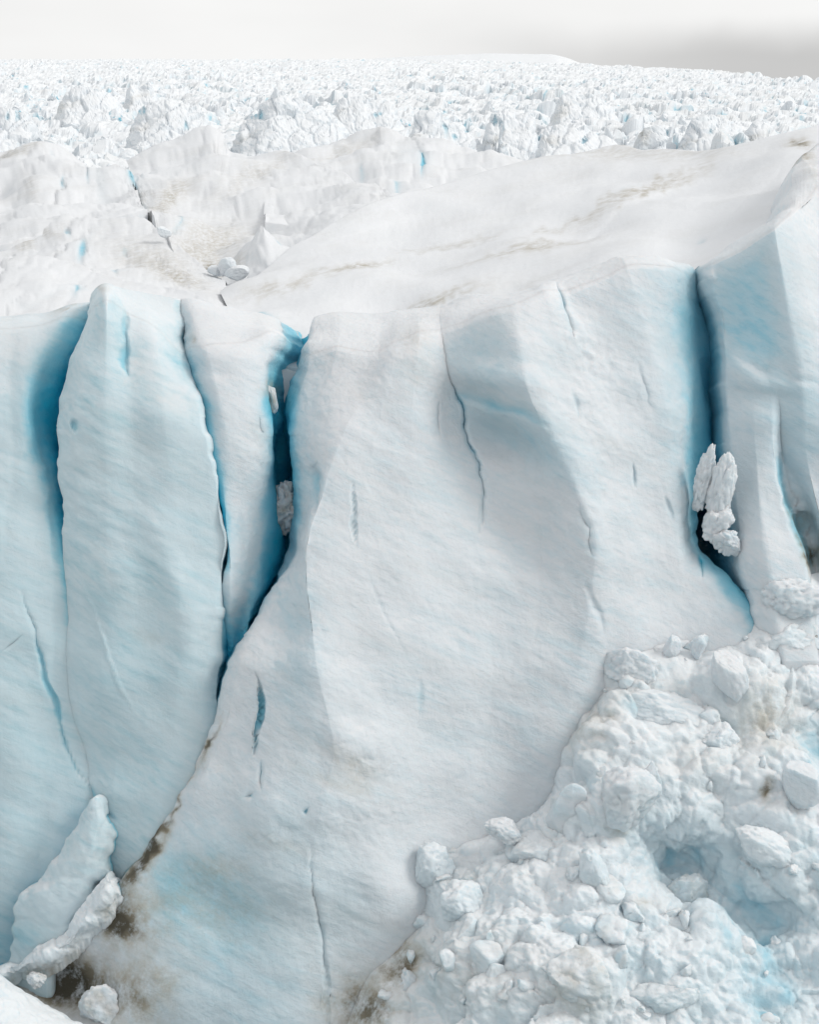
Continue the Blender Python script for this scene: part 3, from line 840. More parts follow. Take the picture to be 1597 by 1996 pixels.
BUT = loft('ice_buttress', [
    [(606, 640, 193), (586, 700, 190), (556, 790, 187), (568, 930, 184.5), (556, 1070, 181), (444, 1300, 169.5), (372, 1500, 166), (262, 1690, 163), (110, 1850, 161.5), (-120, 2010, 160)],
    [(616, 622, 195), (600, 697, 187.5), (566, 800, 183.5), (575, 930, 181), (562, 1080, 177), (466, 1300, 167.8), (400, 1500, 164.3), (300, 1700, 161), (170, 1870, 159), (-40, 2040, 158)],
    [(664, 612, 195.6), (655, 680, 186), (615, 800, 181.2), (600, 930, 178.4), (575, 1080, 174.6), (530, 1300, 166.6), (490, 1500, 162.8), (420, 1700, 159.4), (340, 1890, 156.4), (230, 2060, 154.5)],
    [(742, 610, 196), (737, 694, 183.8), (690, 800, 178.8), (638, 930, 174.9), (594, 1090, 170.6), (618, 1300, 164.6), (650, 1470, 161.3), (600, 1690, 158), (560, 1890, 155.4), (540, 2060, 153.5)],
    [(772, 604, 196.2), (775, 672, 183.6), (745, 800, 178.6), (715, 940, 174.9), (690, 1090, 171.2), (710, 1300, 166), (720, 1490, 162.6), (690, 1690, 159.2), (640, 1890, 156.2), (620, 2060, 154)],
    [(810, 598, 196.6), (818, 652, 184), (805, 800, 179.4), (800, 950, 175.9), (800, 1090, 172.4), (830, 1300, 168), (820, 1500, 164.8), (780, 1690, 161.2), (730, 1890, 157.8), (720, 2060, 155.5)],
    [(858, 590, 196.6), (862, 655, 186), (893, 800, 182.8), (935, 940, 179.2), (938, 1080, 174.6), (960, 1300, 170.3), (940, 1500, 167), (900, 1690, 163.4), (850, 1890, 160), (850, 2060, 157.5)],
    [(922, 572, 196), (935, 630, 184.3), (965, 790, 180.6), (1040, 945, 178.6), (1055, 1090, 175.2), (1040, 1300, 170.4), (1010, 1490, 167.3), (960, 1690, 164), (910, 1890, 160.5), (910, 2060, 158)],
    [(988, 570, 192.5), (1002, 612, 182.8), (1035, 780, 176.9), (1122, 945, 174.9), (1160, 1090, 173.2), (1130, 1300, 170.4), (1080, 1480, 167.6), (1020, 1690, 164.4), (970, 1890, 161), (970, 2060, 158.5)],
    [(1050, 548, 193.5), (1066, 580, 184.8), (1110, 770, 179.3), (1180, 940, 177.2), (1210, 1090, 175), (1190, 1290, 171.4), (1140, 1480, 168.6), (1080, 1690, 165.4), (1030, 1890, 162), (1030, 2060, 159)],
    [(1090, 536, 194.5), (1112, 575, 187), (1185, 760, 181.8), (1240, 940, 179.2), (1265, 1090, 176.8), (1250, 1290, 172.6), (1200, 1480, 169.6), (1140, 1690, 166.4), (1090, 1890, 163), (1090, 2060, 160)],
    [(1200, 492, 194.5), (1225, 520, 188.3), (1285, 740, 184.4), (1315, 930, 181.2), (1325, 1090, 178.2), (1340, 1290, 173.8), (1290, 1480, 170.6), (1220, 1690, 167.4), (1160, 1890, 164), (1160, 2060, 161)],
    [(1270, 503, 195.5), (1290, 530, 190), (1335, 740, 187.2), (1345, 920, 183.4), (1345, 1080, 179.6), (1440, 1250, 174.5), (1380, 1480, 171.6), (1300, 1690, 168.4), (1240, 1890, 165), (1240, 2060, 162)],
    [(1345, 512, 199), (1362, 545, 195.5), (1400, 740, 194), (1385, 900, 189), (1362, 1060, 182), (1476, 1215, 176), (1460, 1480, 172.6), (1380, 1690, 169.4), (1320, 1890, 166), (1320, 2060, 163)]],
    M_FACE, cap=0.9, step=2.7, s=(0.55, 0.7),
    edge_blue=(([0.5, 0.5, 0.9, 0.9, 0.6, 0.3, 0.1, 0.1, 0.1, 0.1], [0.0, 0.15, 0.8, 0.9, 0.4, 0.2, 0, 0, 0, 0]), ([1.5, 3.2, 4.0, 2.4, 0.8, 0.9, 0.1, 0.1, 0.1, 0.1], [0.15, 0.42, 0.8, 0.9, 0.6, 0.8, 0, 0, 0, 0])),
    zones=[([(868, 662), (992, 622), (1015, 745), (905, 768)], 40, 0.22), ([(892, 778), (1000, 806), (1085, 838), (1125, 935), (1020, 900), (935, 862)], 44, 0.30),  # left-facing facet and lip underside: their shade painted as blue
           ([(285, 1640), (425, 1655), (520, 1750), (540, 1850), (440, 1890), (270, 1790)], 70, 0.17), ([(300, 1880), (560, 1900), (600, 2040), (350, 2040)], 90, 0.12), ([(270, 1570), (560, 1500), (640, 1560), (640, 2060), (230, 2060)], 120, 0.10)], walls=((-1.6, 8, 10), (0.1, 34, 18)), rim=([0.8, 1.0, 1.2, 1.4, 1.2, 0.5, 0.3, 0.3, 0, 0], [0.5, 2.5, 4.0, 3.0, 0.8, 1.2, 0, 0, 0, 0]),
    grooves=[([(860, 668), (880, 740), (905, 800), (911, 862), (935, 908), (945, 960), (936, 1050)], 5, 3, 1.2, 0.32),
             ([(890, 765), (960, 790), (1010, 800), (1075, 835)], 10, 16, 0.8, 0.22),
             ([(1085, 550), (1098, 600), (1115, 662)], 4, 5, 1.4, 0.4),
             ([(1118, 755), (1124, 790), (1132, 822)], 3, 4, 0.4, 0.15), ([(1230, 900), (1236, 930), (1240, 955)], 2.5, 3.5, 0.5, 0.2), ([(855, 780), (852, 815), (856, 855)], 3, 3, 0.4, 0.12),
             ([(688, 935), (693, 980), (690, 1020), (694, 1078)], 3, 3, 0.5, 0.2), ([(622, 900), (612, 1000)], 16, 6, 2.4, 0.22),
             ([(497, 1310), (510, 1370), (500, 1430), (495, 1475)], 2.2, 3.2, 1.4, 0.5), ([(508, 1480), (510, 1545)], 3, 3, 0.4, 0.3),
             ([(605, 1640), (608, 1720), (625, 1800), (636, 1900), (642, 2040)], 4, 4, 0.5, 0.1), ([(1365, 1080), (1372, 1130)], 4, 4, 0.6, 0.4),
             ([(1130, 980), (1150, 1030), (1158, 1090)], 7, 5, 0.5, 0.12), ([(1140, 1130), (1170, 1200), (1180, 1240)], 8, 6, 0.4, 0.08), ([(715, 1110), (760, 1220), (800, 1300)], 3, 3, 0.12, 0.05),
             ([(640, 900), (600, 1010), (590, 1100)], 10, 10, -0.6, 0),
             ([(487, 1545), (492, 1560)], 6, 6, 0.6, 0.4), ([(590, 1580), (600, 1582)], 6, 6, 0.6, 0.4), 
             ([(1300, 965), (1306, 990), (1312, 1015)], 3, 4, 0.4, 0.12), 
             ([(820, 1320), (823, 1400)], 4, 4, 0.25, 0.15), ([(1240, 700), (1270, 800)], 5, 5, 0.3, 0.05)],
    bumps=[(930, 700, 60, 60, 0, 0.4), (985, 858, 85, 36, 25, -2.9), (960, 735, 75, 26, 12, 1.5), (700, 1440, 60, 30, 20, 0.5), (560, 1600, 100, 60, 0, 0.5), (430, 1760, 110, 60, 25, -0.9), (600, 1820, 100, 90, 0, -0.8), (110, 1920, 90, 60, 10, -2.5), (190, 1900, 60, 60, 0, -1.2), (760, 1750, 90, 130, 0, 1.7)],
    blue=[(590, 1260, 50, 170, 0, 0.12), (590, 800, 30, 120, 12, 0.12), (500, 1750, 200, 200, 20, 0.10), (505, 1160, 22, 40, 30, 0.35),  # the left-flank spots paint that side's shade into the ice
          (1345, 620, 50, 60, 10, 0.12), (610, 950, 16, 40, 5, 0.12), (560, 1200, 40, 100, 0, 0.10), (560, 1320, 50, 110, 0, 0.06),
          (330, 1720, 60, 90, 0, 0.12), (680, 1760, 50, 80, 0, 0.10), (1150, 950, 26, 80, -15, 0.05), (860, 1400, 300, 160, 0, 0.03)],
    dirt=[(815, 655, 26, 20, 0, 0.25), (810, 720, 30, 40, 0, 0.12), (690, 1500, 60, 26, 30, 0.3), (262, 1700, 24, 60, 25, 0.9), (300, 1640, 12, 50, 25, 0.9), (345, 1540, 7, 80, 28, 0.9), (400, 1450, 6, 50, 22, 0.6), (225, 1800, 45, 40, 20, 1.1),
          (110, 1910, 100, 50, 10, 1.4), (280, 1800, 50, 60, 0, 0.3), (260, 1960, 70, 60, 0, 0.55), (700, 1960, 60, 60, -30, 0.8), (430, 1690, 60, 20, 0, 0.2), (400, 1760, 120, 80, 20, 0.3), (530, 1640, 60, 18, 20, 0.2), (405, 1440, 8, 40, 15, 0.4), (640, 1520, 80, 14, 25, 0.2), (300, 1900, 60, 40, 0, 0.3)],
    rough=[(1190, 780, 110, 130, 20, 0.6), (1130, 700, 60, 120, 0, 0.4), (860, 720, 60, 80, 0, 0.2), (700, 1470, 80, 40, 20, 0.6), (560, 1650, 120, 40, 10, 0.5), (700, 1960, 60, 60, 0, 1.2), (150, 1920, 120, 80, 0, 1.2), (700, 1600, 70, 40, 0, 0.8)],
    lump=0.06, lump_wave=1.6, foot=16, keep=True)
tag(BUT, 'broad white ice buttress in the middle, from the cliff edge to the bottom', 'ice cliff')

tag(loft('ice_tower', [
    [(1362, 514, 199), (1366, 532, 195), (1388, 640, 191.5), (1404, 760, 189), (1412, 890, 186.4), (1430, 1050, 182), (1490, 1290, 175)],
    [(1385, 505, 198.5), (1388, 520, 193), (1405, 640, 189.8), (1420, 760, 187.4), (1429, 890, 184.6), (1447, 1050, 179.8), (1500, 1290, 173.5)],
    [(1440, 472, 198.5), (1442, 488, 191.8), (1455, 630, 188.6), (1468, 760, 186.4), (1474, 890, 182.8), (1492, 1055, 177.6), (1530, 1290, 172)],
    [(1478, 450, 198.6), (1480, 466, 191.1), (1500, 622, 187.8), (1506, 765, 185.8), (1512, 885, 182.7), (1565, 1060, 178.2), (1590, 1290, 173)],
    [(1487, 446, 198.7), (1490, 460, 190.9), (1512, 620, 187.6), (1520, 765, 185.6), (1524, 882, 185.6), (1586, 1064, 183.6), (1604, 1290, 175)],
    [(1506, 434, 199), (1512, 446, 190.5), (1540, 610, 187), (1566, 760, 184.6), (1572, 900, 183.2), (1604, 1050, 180.2), (1624, 1290, 175)],
    [(1530, 385, 207), (1545, 420, 194), (1580, 610, 188.2), (1610, 760, 185.6), (1620, 900, 182.6), (1640, 1050, 179.4), (1650, 1290, 175)],
    [(1562, 296, 224), (1600, 370, 204), (1640, 610, 191.8), (1670, 760, 189), (1680, 900, 185), (1690, 1050, 182), (1690, 1290, 177)],
    [(1650, 262, 236), (1720, 330, 215), (1760, 610, 200), (1780, 760, 196), (1790, 900, 191), (1790, 1050, 187), (1790, 1290, 181)]],
    M_FACE, cap=0.9, extend=(0, 420), edge_blue=(([0.3] * 7, [0.0, 0.1, 0.2, 0.3, 0.4, 0.3, 0]), None), zones=[([(1360, 540), (1505, 452), (1556, 695), (1500, 735), (1405, 705)], 62, 0.38), ([(1490, 770), (1590, 740), (1640, 880), (1522, 915)], 60, 0.27), ([(1415, 760), (1500, 800), (1500, 1000), (1430, 1000)], 70, 0.14), ([(1516, 890), (1536, 930), (1596, 1100), (1574, 1112), (1536, 1000)], 10, 0.2)], s=(0.25, 0.7), walls=((-0.1, 34, 18), None), rim=([0.3, 0.8, 0.8, 0.6, 0.4, 0, 0], 0),  # first zone paints the shade of the left-facing front as teal
    grooves=[([(1516, 880), (1536, 960), (1566, 1040), (1590, 1118)], 8, 9, 4.0, 0.3), ([(1430, 690), (1500, 740), (1597, 745)], 10, 18, 0.5, 0.05), ([(1370, 530), (1400, 545)], 8, 8, -0.6, -0.15)],
    bumps=[(1440, 720, 40, 30, 20, 0.8), (1500, 745, 50, 18, 0, 0.7), (1570, 980, 40, 60, 0, 0.9), (1480, 820, 40, 30, 0, 0.6)],
    blue=[(1575, 1060, 14, 60, -15, 0.2)],
    dirt=[(1560, 290, 20, 10, 0, 0.7), (1590, 340, 14, 60, -20, 0.2), (1580, 1085, 9, 34, -15, 1.0), (1556, 1010, 8, 50, -18, 0.5)],  # spots in the crack paint its darkness; the others are dirt
    rough=[(1600, 520, 60, 200, -8, 0.6), (1500, 720, 80, 30, 0, 0.4), (1580, 930, 40, 60, 0, 0.5)]),
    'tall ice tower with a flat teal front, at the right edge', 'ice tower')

# a triangular flake in front of the left wall
tag(loft('ice_flake', [
    [(176, 1575, 165.5), (120, 1650, 165), (92, 1705, 164.5), (45, 1745, 164), (30, 1800, 163), (0, 1900, 162)],
    [(184, 1560, 165), (150, 1640, 163.4), (118, 1710, 162.6), (85, 1750, 162.2), (75, 1810, 161.6), (50, 1900, 161)],
    [(192, 1553, 165), (185, 1640, 163), (165, 1700, 162.2), (140, 1760, 161.6), (120, 1820, 161), (90, 1890, 160.4)],
    [(202, 1562, 165.2), (208, 1640, 163.6), (195, 1700, 163), (165, 1765, 162), (135, 1818, 161.4), (110, 1880, 160.8)],
    [(212, 1590, 165.6), (222, 1650, 164.6), (212, 1706, 164), (176, 1768, 163), (142, 1822, 162.4), (120, 1880, 162)]],
    M_WALL, walls=((0.2, 5, 5), (0.2, 5, 5)), edge_jag=0.6, rim=([0.15] * 6, [0.15] * 6), amp=(0.25, 0.15, 0.06), shatter=0.1, back=(3, -1), blue0=0.10,
    rough=[(60, 1745, 30, 20, -30, 0.3)], blue=[(40, 1830, 60, 40, 0, 0.25)]),
    'triangular ice flake standing in front of the lower left wall', 'ice flake')

# the broken ledge along the dirty seam at the lower left
tag(loft('ice_ledge', [
    [(-10, 1890, 160.5), (-10, 1905, 159.6), (-8, 1925, 160.6)],
    [(30, 1874, 160.3), (32, 1888, 159.2), (34, 1905, 160.4)],
    [(75, 1850, 160.3), (80, 1868, 159.0), (84, 1890, 160.2)],
    [(120, 1822, 160.3), (126, 1842, 158.8), (132, 1862, 160.0)],
    [(148, 1785, 160.4), (158, 1806, 158.8), (168, 1835, 160.0)],
    [(168, 1750, 160.6), (184, 1775, 159.0), (204, 1800, 160.0)],
    [(192, 1716, 160.8), (206, 1745, 159.0), (222, 1780, 160.0)],
    [(212, 1700, 161.2), (224, 1730, 159.6), (236, 1760, 160.4)],
    [(232, 1722, 161.8), (240, 1742, 160.8), (246, 1762, 161.2)]],
    M_RUBBLE, walls=((0, 3, 3), (0, 3, 3)), edge_jag=0.3, lump=0.05, lump_wave=2.0, shatter=0.22, amp=(0.5, 0.22, 0.1), wave=(3.4, 1.3, 0.5), back=(3, -1), foot=1.0, step=1.8,
    rough=[(130, 1810, 150, 100, 0, 0.12)], dirt=[(100, 1880, 100, 12, -25, 0.5), (215, 1775, 20, 20, 0, 0.5)]),
    'jagged white ice ledge along the dark dirty seam at the lower left', 'ice ledge')

# ------------------------------------------------------------------ the rubble apron
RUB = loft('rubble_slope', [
    [(690, 1640, 167), (715, 1715, 164.4), (790, 1810, 160.6), (720, 1895, 157.4), (650, 2070, 154.5)],
    [(735, 1622, 166.3), (775, 1700, 163.4), (825, 1800, 159.6), (770, 1888, 155.8), (710, 2070, 151)],
    [(785, 1620, 165.2), (825, 1690, 161.5), (858, 1785, 158), (832, 1882, 154), (815, 2070, 148)],
    [(880, 1648, 164.4), (890, 1712, 159.2), (900, 1790, 154.8), (910, 1890, 150.4), (920, 2070, 144)],
    [(1045, 1572, 167.5), (1060, 1650, 159.5), (1070, 1760, 154), (1080, 1880, 149.2), (1090, 2070, 143.4)],
    [(1092, 1450, 169.5), (1130, 1560, 161.6), (1180, 1720, 155), (1190, 1870, 149.8), (1200, 2070, 143.5)],
    [(1165, 1275, 173), (1215, 1440, 165), (1260, 1640, 158.2), (1280, 1840, 151.6), (1290, 2070, 144)],
    [(1340, 1228, 175.5), (1370, 1400, 167), (1400, 1600, 160), (1420, 1820, 152.4), (1430, 2070, 144.5)],
    [(1474, 1200, 177), (1490, 1350, 169.2), (1510, 1560, 161.8), (1520, 1800, 153.6), (1530, 2070, 145)],
    [(1585, 1118, 180.5), (1605, 1300, 171.6), (1620, 1530, 163), (1630, 1780, 154.4), (1640, 2070, 145.6)],
    [(1770, 1100, 184), (1770, 1300, 174), (1770, 1530, 164), (1770, 1780, 155), (1770, 2070, 146)]],
    M_RUBBLE, extend=(0, 420), step=2.7, zones=[([(1230, 1610), (1420, 1600), (1640, 1720), (1640, 2060), (1420, 2060), (1300, 1840)], 110, 0.13), ([(700, 1640), (790, 1640), (840, 1800), (740, 1890), (640, 1890)], 60, 0.18)], amp=(1.0, 0.35, 0.10), wave=(7, 2.2, 0.6), lump=1.5, lump_wave=6.0, back=(8, -4), foot=16, fade=2.2, streak=0.1,  # first zone paints the teal-grey shading at the lower right
    bumps=[(1330, 1680, 105, 70, 25, -5.5), (1480, 1790, 110, 50, 20, -4.2), (1520, 1920, 80, 60, 20, -2.0), (1230, 1560, 60, 60, 10, 1.6), (1545, 1150, 60, 40, 0, 2.0), (1150, 1940, 60, 50, 40, 1.0),
           (830, 1900, 60, 60, 0, -0.8), (1440, 1500, 60, 60, 20, 1.0), (1300, 1330, 80, 40, 0, 1.0), (790, 1680, 60, 40, 0, 0.8), (1560, 1370, 40, 60, 0, -1.2), (1595, 1440, 30, 50, 0, -2.0)],
    blue=[(1340, 1690, 110, 70, 25, 0.14), (1480, 1800, 120, 50, 20, 0.16), (1540, 1930, 80, 50, 20, 0.16), (1230, 1570, 50, 30, 10, 0.1), (1590, 1450, 30, 60, 0, 0.3), (1250, 1900, 80, 30, 0, 0.1),  # spots over the sunken hollows add painted shade in teal
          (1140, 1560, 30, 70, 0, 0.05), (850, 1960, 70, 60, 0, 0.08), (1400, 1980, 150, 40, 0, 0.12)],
    dirt=[(1160, 1410, 50, 60, 30, 0.35), (1500, 1400, 60, 60, 0, 0.45), (1280, 1340, 90, 40, 10, 0.12), (780, 1880, 26, 50, 35, 0.8), (720, 1970, 50, 50, 30, 0.9), (900, 1900, 120, 80, 0, 0.2), (1210, 1610, 24, 26, 0, 0.4),
          (1495, 1540, 12, 24, 0, 0.9), (1185, 1735, 14, 9, 0, 0.5), (1260, 1760, 20, 12, 0, 0.4), (1590, 1240, 24, 16, 0, 1.0), (1370, 1480, 80, 40, 10, 0.15), (1130, 1950, 60, 40, 20, 0.35), (880, 1700, 70, 30, 0, 0.12)], keep=True)
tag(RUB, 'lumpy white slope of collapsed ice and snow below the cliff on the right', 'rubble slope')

tag(loft('snow_slope', [
    [(-160, 1800, 152), (-160, 1850, 149), (-160, 1960, 146), (-160, 2080, 143)],
    [(-60, 1860, 152), (-60, 1900, 149), (-60, 1980, 146), (-60, 2090, 143)],
    [(0, 1908, 152), (0, 1925, 149.6), (0, 1990, 146.5), (0, 2100, 143)],
    [(70, 1948, 152), (65, 1962, 150), (60, 2010, 147), (60, 2110, 143)],
    [(150, 1992, 152), (145, 2006, 150), (130, 2040, 147), (120, 2120, 143)],
    [(230, 2040, 152), (225, 2050, 150), (200, 2070, 147), (180, 2130, 143)]],
    M_RUBBLE, extend=(420, 0), walls=(None, (0.3, 6, 4)), lump=0.25, lump_wave=1.5, amp=(0.3, 0.15, 0.08), back=(6, -5)),
    'dirty white snow slope filling the bottom left corner', 'snow slope')

# ------------------------------------------------------------------ ice blocks
def icosphere(level):
    t = (1 + 5 ** 0.5) / 2
    V = [(-1, t, 0), (1, t, 0), (-1, -t, 0), (1, -t, 0), (0, -1, t), (0, 1, t), (0, -1, -t), (0, 1, -t), (t, 0, -1), (t, 0, 1), (-t, 0, -1), (-t, 0, 1)]
    V = [np.array(v) / math.hypot(1, t) for v in V]
    T = [(0, 11, 5), (0, 5, 1), (0, 1, 7), (0, 7, 10), (0, 10, 11), (1, 5, 9), (5, 11, 4), (11, 10, 2), (10, 7, 6), (7, 1, 8), (3, 9, 4), (3, 4, 2), (3, 2, 6), (3, 6, 8), (3, 8, 9), (4, 9, 5), (2, 4, 11), (6, 2, 10), (8, 6, 7), (9, 8, 1)]
    for _ in range(level):
        cache, T2 = {}, []

        def mid(a, b):
            k = (min(a, b), max(a, b))
            if k not in cache:
                v = V[a] + V[b]
                V.append(v / np.linalg.norm(v)); cache[k] = len(V) - 1
            return cache[k]
        for a, b, c in T:
            x, y, z = mid(a, b), mid(b, c), mid(c, a)
            T2 += [(a, x, z), (b, y, x), (c, z, y), (x, y, z)]
        T = T2
    return np.array(V), np.array(T)


ICO3, ICO4 = icosphere(3), icosphere(4)


def block_shape(seed, level=3, planes=10, cut=(0.5, 0.9), rough_=0.08, scale=(1, 1, 1)):
    r = np.random.default_rng(seed)
    V, T = ICO3 if level == 3 else ICO4
    V = V.copy()
    for _ in range(planes):
        n = r.normal(size=3); n /= np.linalg.norm(n)
        d = r.uniform(*cut)
        k = V @ n - d
        V = V - np.clip(k, 0, None)[:, None] * n * 0.93
    V = V * np.array(scale)
    nn = V / (np.linalg.norm(V, axis=1)[:, None] + 1e-6)
    V = V + nn * (rough_ * 1.6 * billow(V * 1.9 + seed, 4, 0.55) + rough_ * 0.5 * fbm(V * 1.3 + seed * 2, 2))[:, None]
    return V, T


def block_mesh(k):
    V, T = block_shape(300 + k, 3, 7 + k % 4, (0.4, 0.85), rough_=0.13 if k % 2 else 0.06)
    o = make_mesh('ice_block', V, T, M_RUBBLE, {'blue': np.clip(noise(V * 1.2 + k * 9) * 0.4, 0, 0.25), 'dirt': np.clip(noise(V * 1.1 + k * 5) * 0.4 - 0.05, 0, 0.3)})
    me = o.data
    me.transform(__import__('mathutils').Matrix.Translation(o.location))
    bpy.data.objects.remove(o)
    return me


BLK = [block_mesh(k) for k in range(12)]
RP, Rpx, Rpy, Rn = SURF['rubble_slope']
KIND = [((640, 1000, 1600, 2000), 'white chunk of ice lying in the lower rubble, left of the teal hollow'),
        ((1000, 1600, 1200, 1500), 'white chunk of ice lying in the upper rubble against the cliff foot'),
        ((1000, 1600, 1500, 2000), 'white chunk of ice lying in the lower rubble below and around the teal hollow')]
cnt = 0
for _ in range(6000):
    if cnt >= 85: break
    i, j = random.randrange(RP.shape[0]), random.randrange(RP.shape[1])
    x, y = Rpx[i, j], Rpy[i, j]
    if x > 1610 or y > 2000: continue
    hol = float(spot(np.array(x), np.array(y), (1340, 1700, 150, 90, 25)))
    if random.random() < 0.9 * hol: continue
    near_edge = j < RP.shape[1] * 0.12
    if not near_edge and random.random() < 0.35: continue
    o = bpy.data.objects.new('ice_block', random.choice(BLK))
    C.objects.link(o)
    sz = 0.34 * math.exp(random.random() ** 1.3 * 1.45)
    p = RP[i, j] - Rn[i, j] * sz * 0.4
    o.location = p
    o.scale = [sz * random.uniform(0.6, 1.6) for _ in range(3)]
    o.rotation_euler = [random.uniform(0, 6.28) for _ in range(3)]
    lab = KIND[0][1] if x < 1000 else KIND[1][1] if y < 1500 else KIND[2][1]
    tag(o, lab, 'ice block', 'loose ice blocks on the rubble slope')
    cnt += 1


def on_rubble(px, py):
    i, j = np.unravel_index(np.argmin((Rpx - px) ** 2 + (Rpy - py) ** 2), Rpx.shape)
    return float(RP[i, j, 1])


def big_block(name, label, px, py, Y, size, rot, seed, planes=10, rough_=0.07, blue=0.0, dirt=0.0, cut=(0.55, 0.9), cat='ice block', mat=None, lump=0.0):
    V, T = block_shape(seed, 4, planes, cut, rough_, (1, 1, 1))
    V = V * np.array(size)
    a, b, c = [math.radians(x) for x in rot]
    from mathutils import Euler
    Rm = np.array(Euler((a, b, c)).to_matrix())
    V = V @ Rm.T
    nn = V / (np.linalg.norm(V, axis=1)[:, None] + 1e-6)
    p = at(px, py, Y)
    V = V + p
    if lump: V = V + nn * (lump * billow(V / 0.9, 4, 0.55))[:, None]
    bl = np.clip(blue + 0.08 * noise(V / 1.5), 0, 1)
    di = np.clip(dirt * (0.5 + noise(V / 1.0)), 0, 1)
    return tag(make_mesh(name, V, T, mat or M_FACE, {'blue': bl, 'dirt': di}), label, cat)


# (size in metres: across, deep, tall)
big_block('ice_block', 'smooth pale blue upright ice slab at the cliff foot, tallest of the rubble blocks', 1108, 1580, 160.6, (2.2, 1.6, 3.0), (8, -8, 12), 11, 9, 0.03, 0.06)
big_block('ice_block', 'large rounded ice block overhanging the teal hollow', 1225, 1555, 158.8, (3.1, 2.2, 3.0), (0, 20, 10), 12, 12, 0.07, 0.05, 0.05, lump=0.2)
big_block('ice_block', 'long smooth ice slab lying just right of the big rounded block', 1268, 1520, 161.5, (1.1, 1.2, 2.0), (0, 15, 0), 13, 8, 0.05, 0.02)
big_block('ice_block', 'elongated tilted ice slab in the upper rubble under the leaning pillar', 1425, 1320, 168.3, (1.7, 1.5, 3.1), (0, -18, 8), 14, 9, 0.05, 0.04)
big_block('ice_block', 'broad white block at the upper left corner of the rubble', 1235, 1300, 170.8, (3.0, 2.0, 1.8), (0, 8, 0), 15, 10, 0.07, 0.02, lump=0.3)
big_block('ice_block', 'rounded snowy boulder of ice below the dark crack at the right edge', 1548, 1165, 176.0, (4.0, 2.5, 2.5), (0, -6, 0), 16, 12, 0.08, 0.03, lump=0.4)
big_block('ice_block', 'white wedge of ice in the middle of the lower contact with the cliff', 985, 1620, 161.0, (2.2, 1.6, 1.1), (0, 18, 10), 17, 9, 0.07, 0.0, lump=0.3)
big_block('ice_block', 'angular white block leaning into the rubble at the right edge', 1570, 1530, 160.8, (1.9, 1.6, 2.8), (0, -24, 10), 18, 8, 0.04, 0.08)
big_block('ice_block', 'small pointed block standing on the upper rubble crest', 1310, 1262, 173.0, (0.9, 0.8, 1.3), (0, 14, 0), 19, 8, 0.06, 0.03)
big_block('ice_block', 'small blue white tooth of ice beside the dark contact crack', 1363, 1262, 173.0, (0.75, 0.7, 1.25), (0, 5, 0), 20, 8, 0.06, 0.05)
big_block('ice_block', 'snow topped dirty ice lump in the bottom left hollow', 195, 1965, 157.4, (2.0, 1.6, 2.4), (0, 0, 0), 23, 10, 0.08, 0.0, 0.3, lump=0.2)
big_block('ice_block', 'small dirty white chunk hanging on the dark ledge in the bottom left', 70, 1908, 158.6, (0.9, 0.7, 0.9), (0, 10, 0), 24, 9, 0.16, 0.0, 0.3, lump=0.2)
big_block('ice_fin', 'taller right one of two white ice fins by the black gap', 1407, 962, 180.3, (1.3, 1.0, 4.1), (0, 9, 0), 25, 9, 0.14, 0.02, cut=(0.6, 0.95), cat='ice fin', lump=0.35)
big_block('ice_fin', 'left one of two white ice fins by the black gap, with hollows', 1376, 935, 181.3, (1.0, 0.9, 3.4), (0, 12, 0), 26, 9, 0.16, 0.02, cut=(0.6, 0.95), cat='ice fin', lump=0.35)
big_block('ice_block', 'knobbly white chunk wedged below the two fins', 1398, 1020, 179.6, (1.7, 1.0, 2.0), (0, 30, 0), 27, 9, 0.12, 0.0, lump=0.25)
big_block('ice_block', 'dirty snow plug jammed in the blue crevasse at the cliff centre', 553, 985, 184.6, (2.0, 1.8, 2.9), (0, 12, 0), 28, 12, 0.2, 0.0, 0.45, cut=(0.72, 0.95), lump=0.5)
big_block('ice_block', 'brownish pointed ice chunk at the top of the central crevasse', 530, 775, 185.5, (0.6, 0.8, 1.6), (0, -10, 0), 29, 8, 0.06, 0.0, 0.5)

big_block('ice_block', 'white chunk at the foot of the two ice fins, above the narrow lower crack', 1418, 1055, 179.2, (1.6, 1.2, 1.3), (0, 40, 0), 31, 9, 0.14, 0.0, lump=0.3)

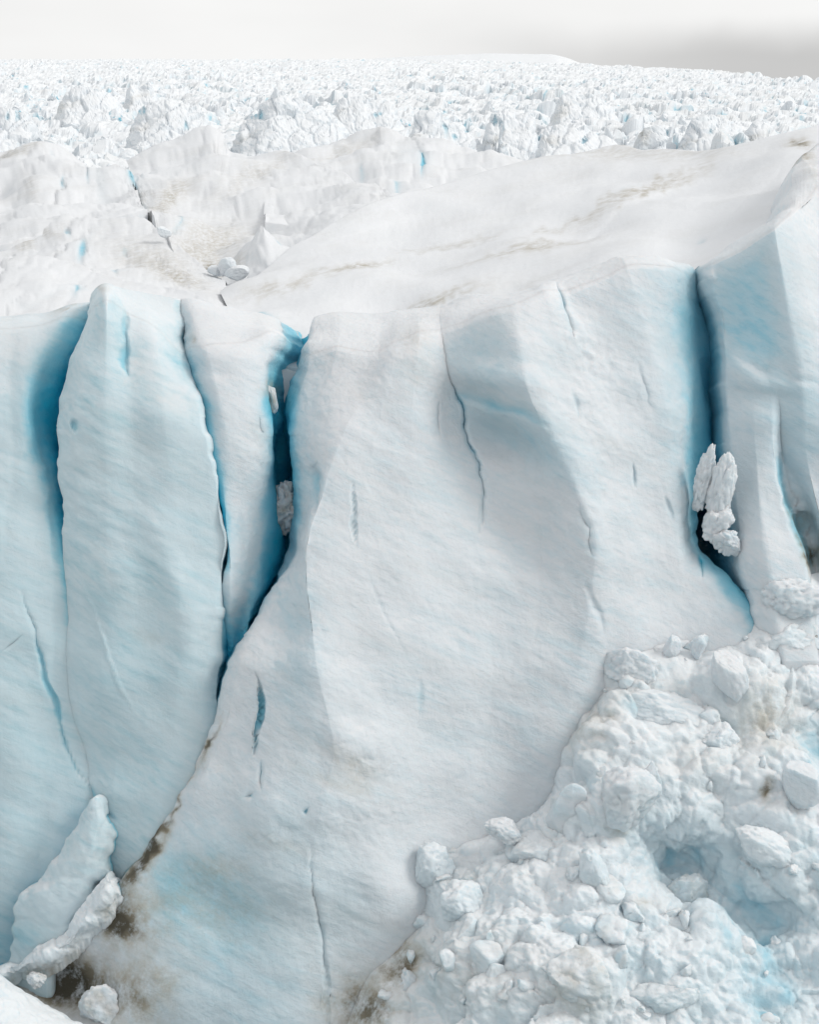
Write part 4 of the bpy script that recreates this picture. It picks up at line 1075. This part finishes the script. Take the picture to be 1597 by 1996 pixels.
# broken pieces standing in the hollow behind the cliff
for lab, px, py, Y, size, rot, sd in (
        ('small pointed ice block in the dirty hollow, left of the sharp fin', 442, 522, 247, (1.6, 1.2, 2.0), (0, 22, 0), 45),
        ('low ice block in the dirty hollow under the sharp fin', 462, 532, 246, (2.2, 1.6, 1.3), (0, -15, 0), 46),
        ('small dusty ice block at the lower end of the dirty hollow', 420, 528, 248, (1.5, 1.2, 1.1), (0, 5, 0), 47),
        ('half buried ice block at the lower end of the blue cleft, upper left', 318, 452, 267.5, (1.6, 1.4, 1.0), (0, 18, 0), 48)):
    big_block('ice_block', lab, px, py, Y, [0.75 * q for q in size], rot, sd, 9, 0.06, 0.03, 0.0, mat=M_FAR)

# the larger fallen masses
for lab, px, py, size, rot, sd, bl in (
        ('broad rolled white ice mass below the upper left corner of the rubble', 1300, 1385, (5.0, 2.2, 1.7), (0, 12, 0), 61, 0.03),
        ('big soft white ice lump right of the wedge at the cliff contact', 1040, 1660, (2.6, 2.0, 2.0), (0, -14, 0), 62, 0.02),
        ('long smooth white ice mass sloping down from the upright slab', 1165, 1720, (1.6, 1.6, 3.6), (0, -18, 0), 63, 0.05),
        ('wide tan tinted ice bulge near the bottom, left of the lower hollow', 1130, 1905, (3.6, 2.4, 2.6), (0, 24, 0), 64, 0.0),
        ('pale blue slab standing in the teal hollow', 1340, 1745, (2.2, 1.4, 2.2), (0, 20, 0), 65, 0.16),
        ('long white ice mass dividing the hollow from the right edge', 1500, 1660, (3.6, 2.0, 1.8), (0, 30, 0), 66, 0.03),
        ('round white ice mass left of centre in the lower rubble', 905, 1760, (2.8, 2.0, 2.0), (0, 10, 0), 67, 0.03),
        ('white ice mass at the left tip of the rubble, above the dirty corner', 845, 1690, (2.4, 1.6, 2.2), (0, 12, 0), 68, 0.06),
        ('smooth blue white ice mass on the bottom edge, right of centre', 1290, 1940, (3.6, 2.0, 1.6), (0, -10, 0), 69, 0.1),
        ('large white ice mass under the foot of the right tower', 1530, 1245, (4.2, 2.2, 2.0), (0, -10, 0), 71, 0.04),
        ('pale slab lying in the upper rubble below the tilted slab', 1405, 1440, (2.4, 1.8, 1.6), (0, 22, 0), 70, 0.04)):
    big_block('ice_mass', lab, px, py, on_rubble(px, py) + 0.5, size, rot, sd, 11, 0.06, bl, 0.25 if 'tan' in lab else 0.0, (0.6, 0.92), 'ice mass', M_RUBBLE, lump=0.22)
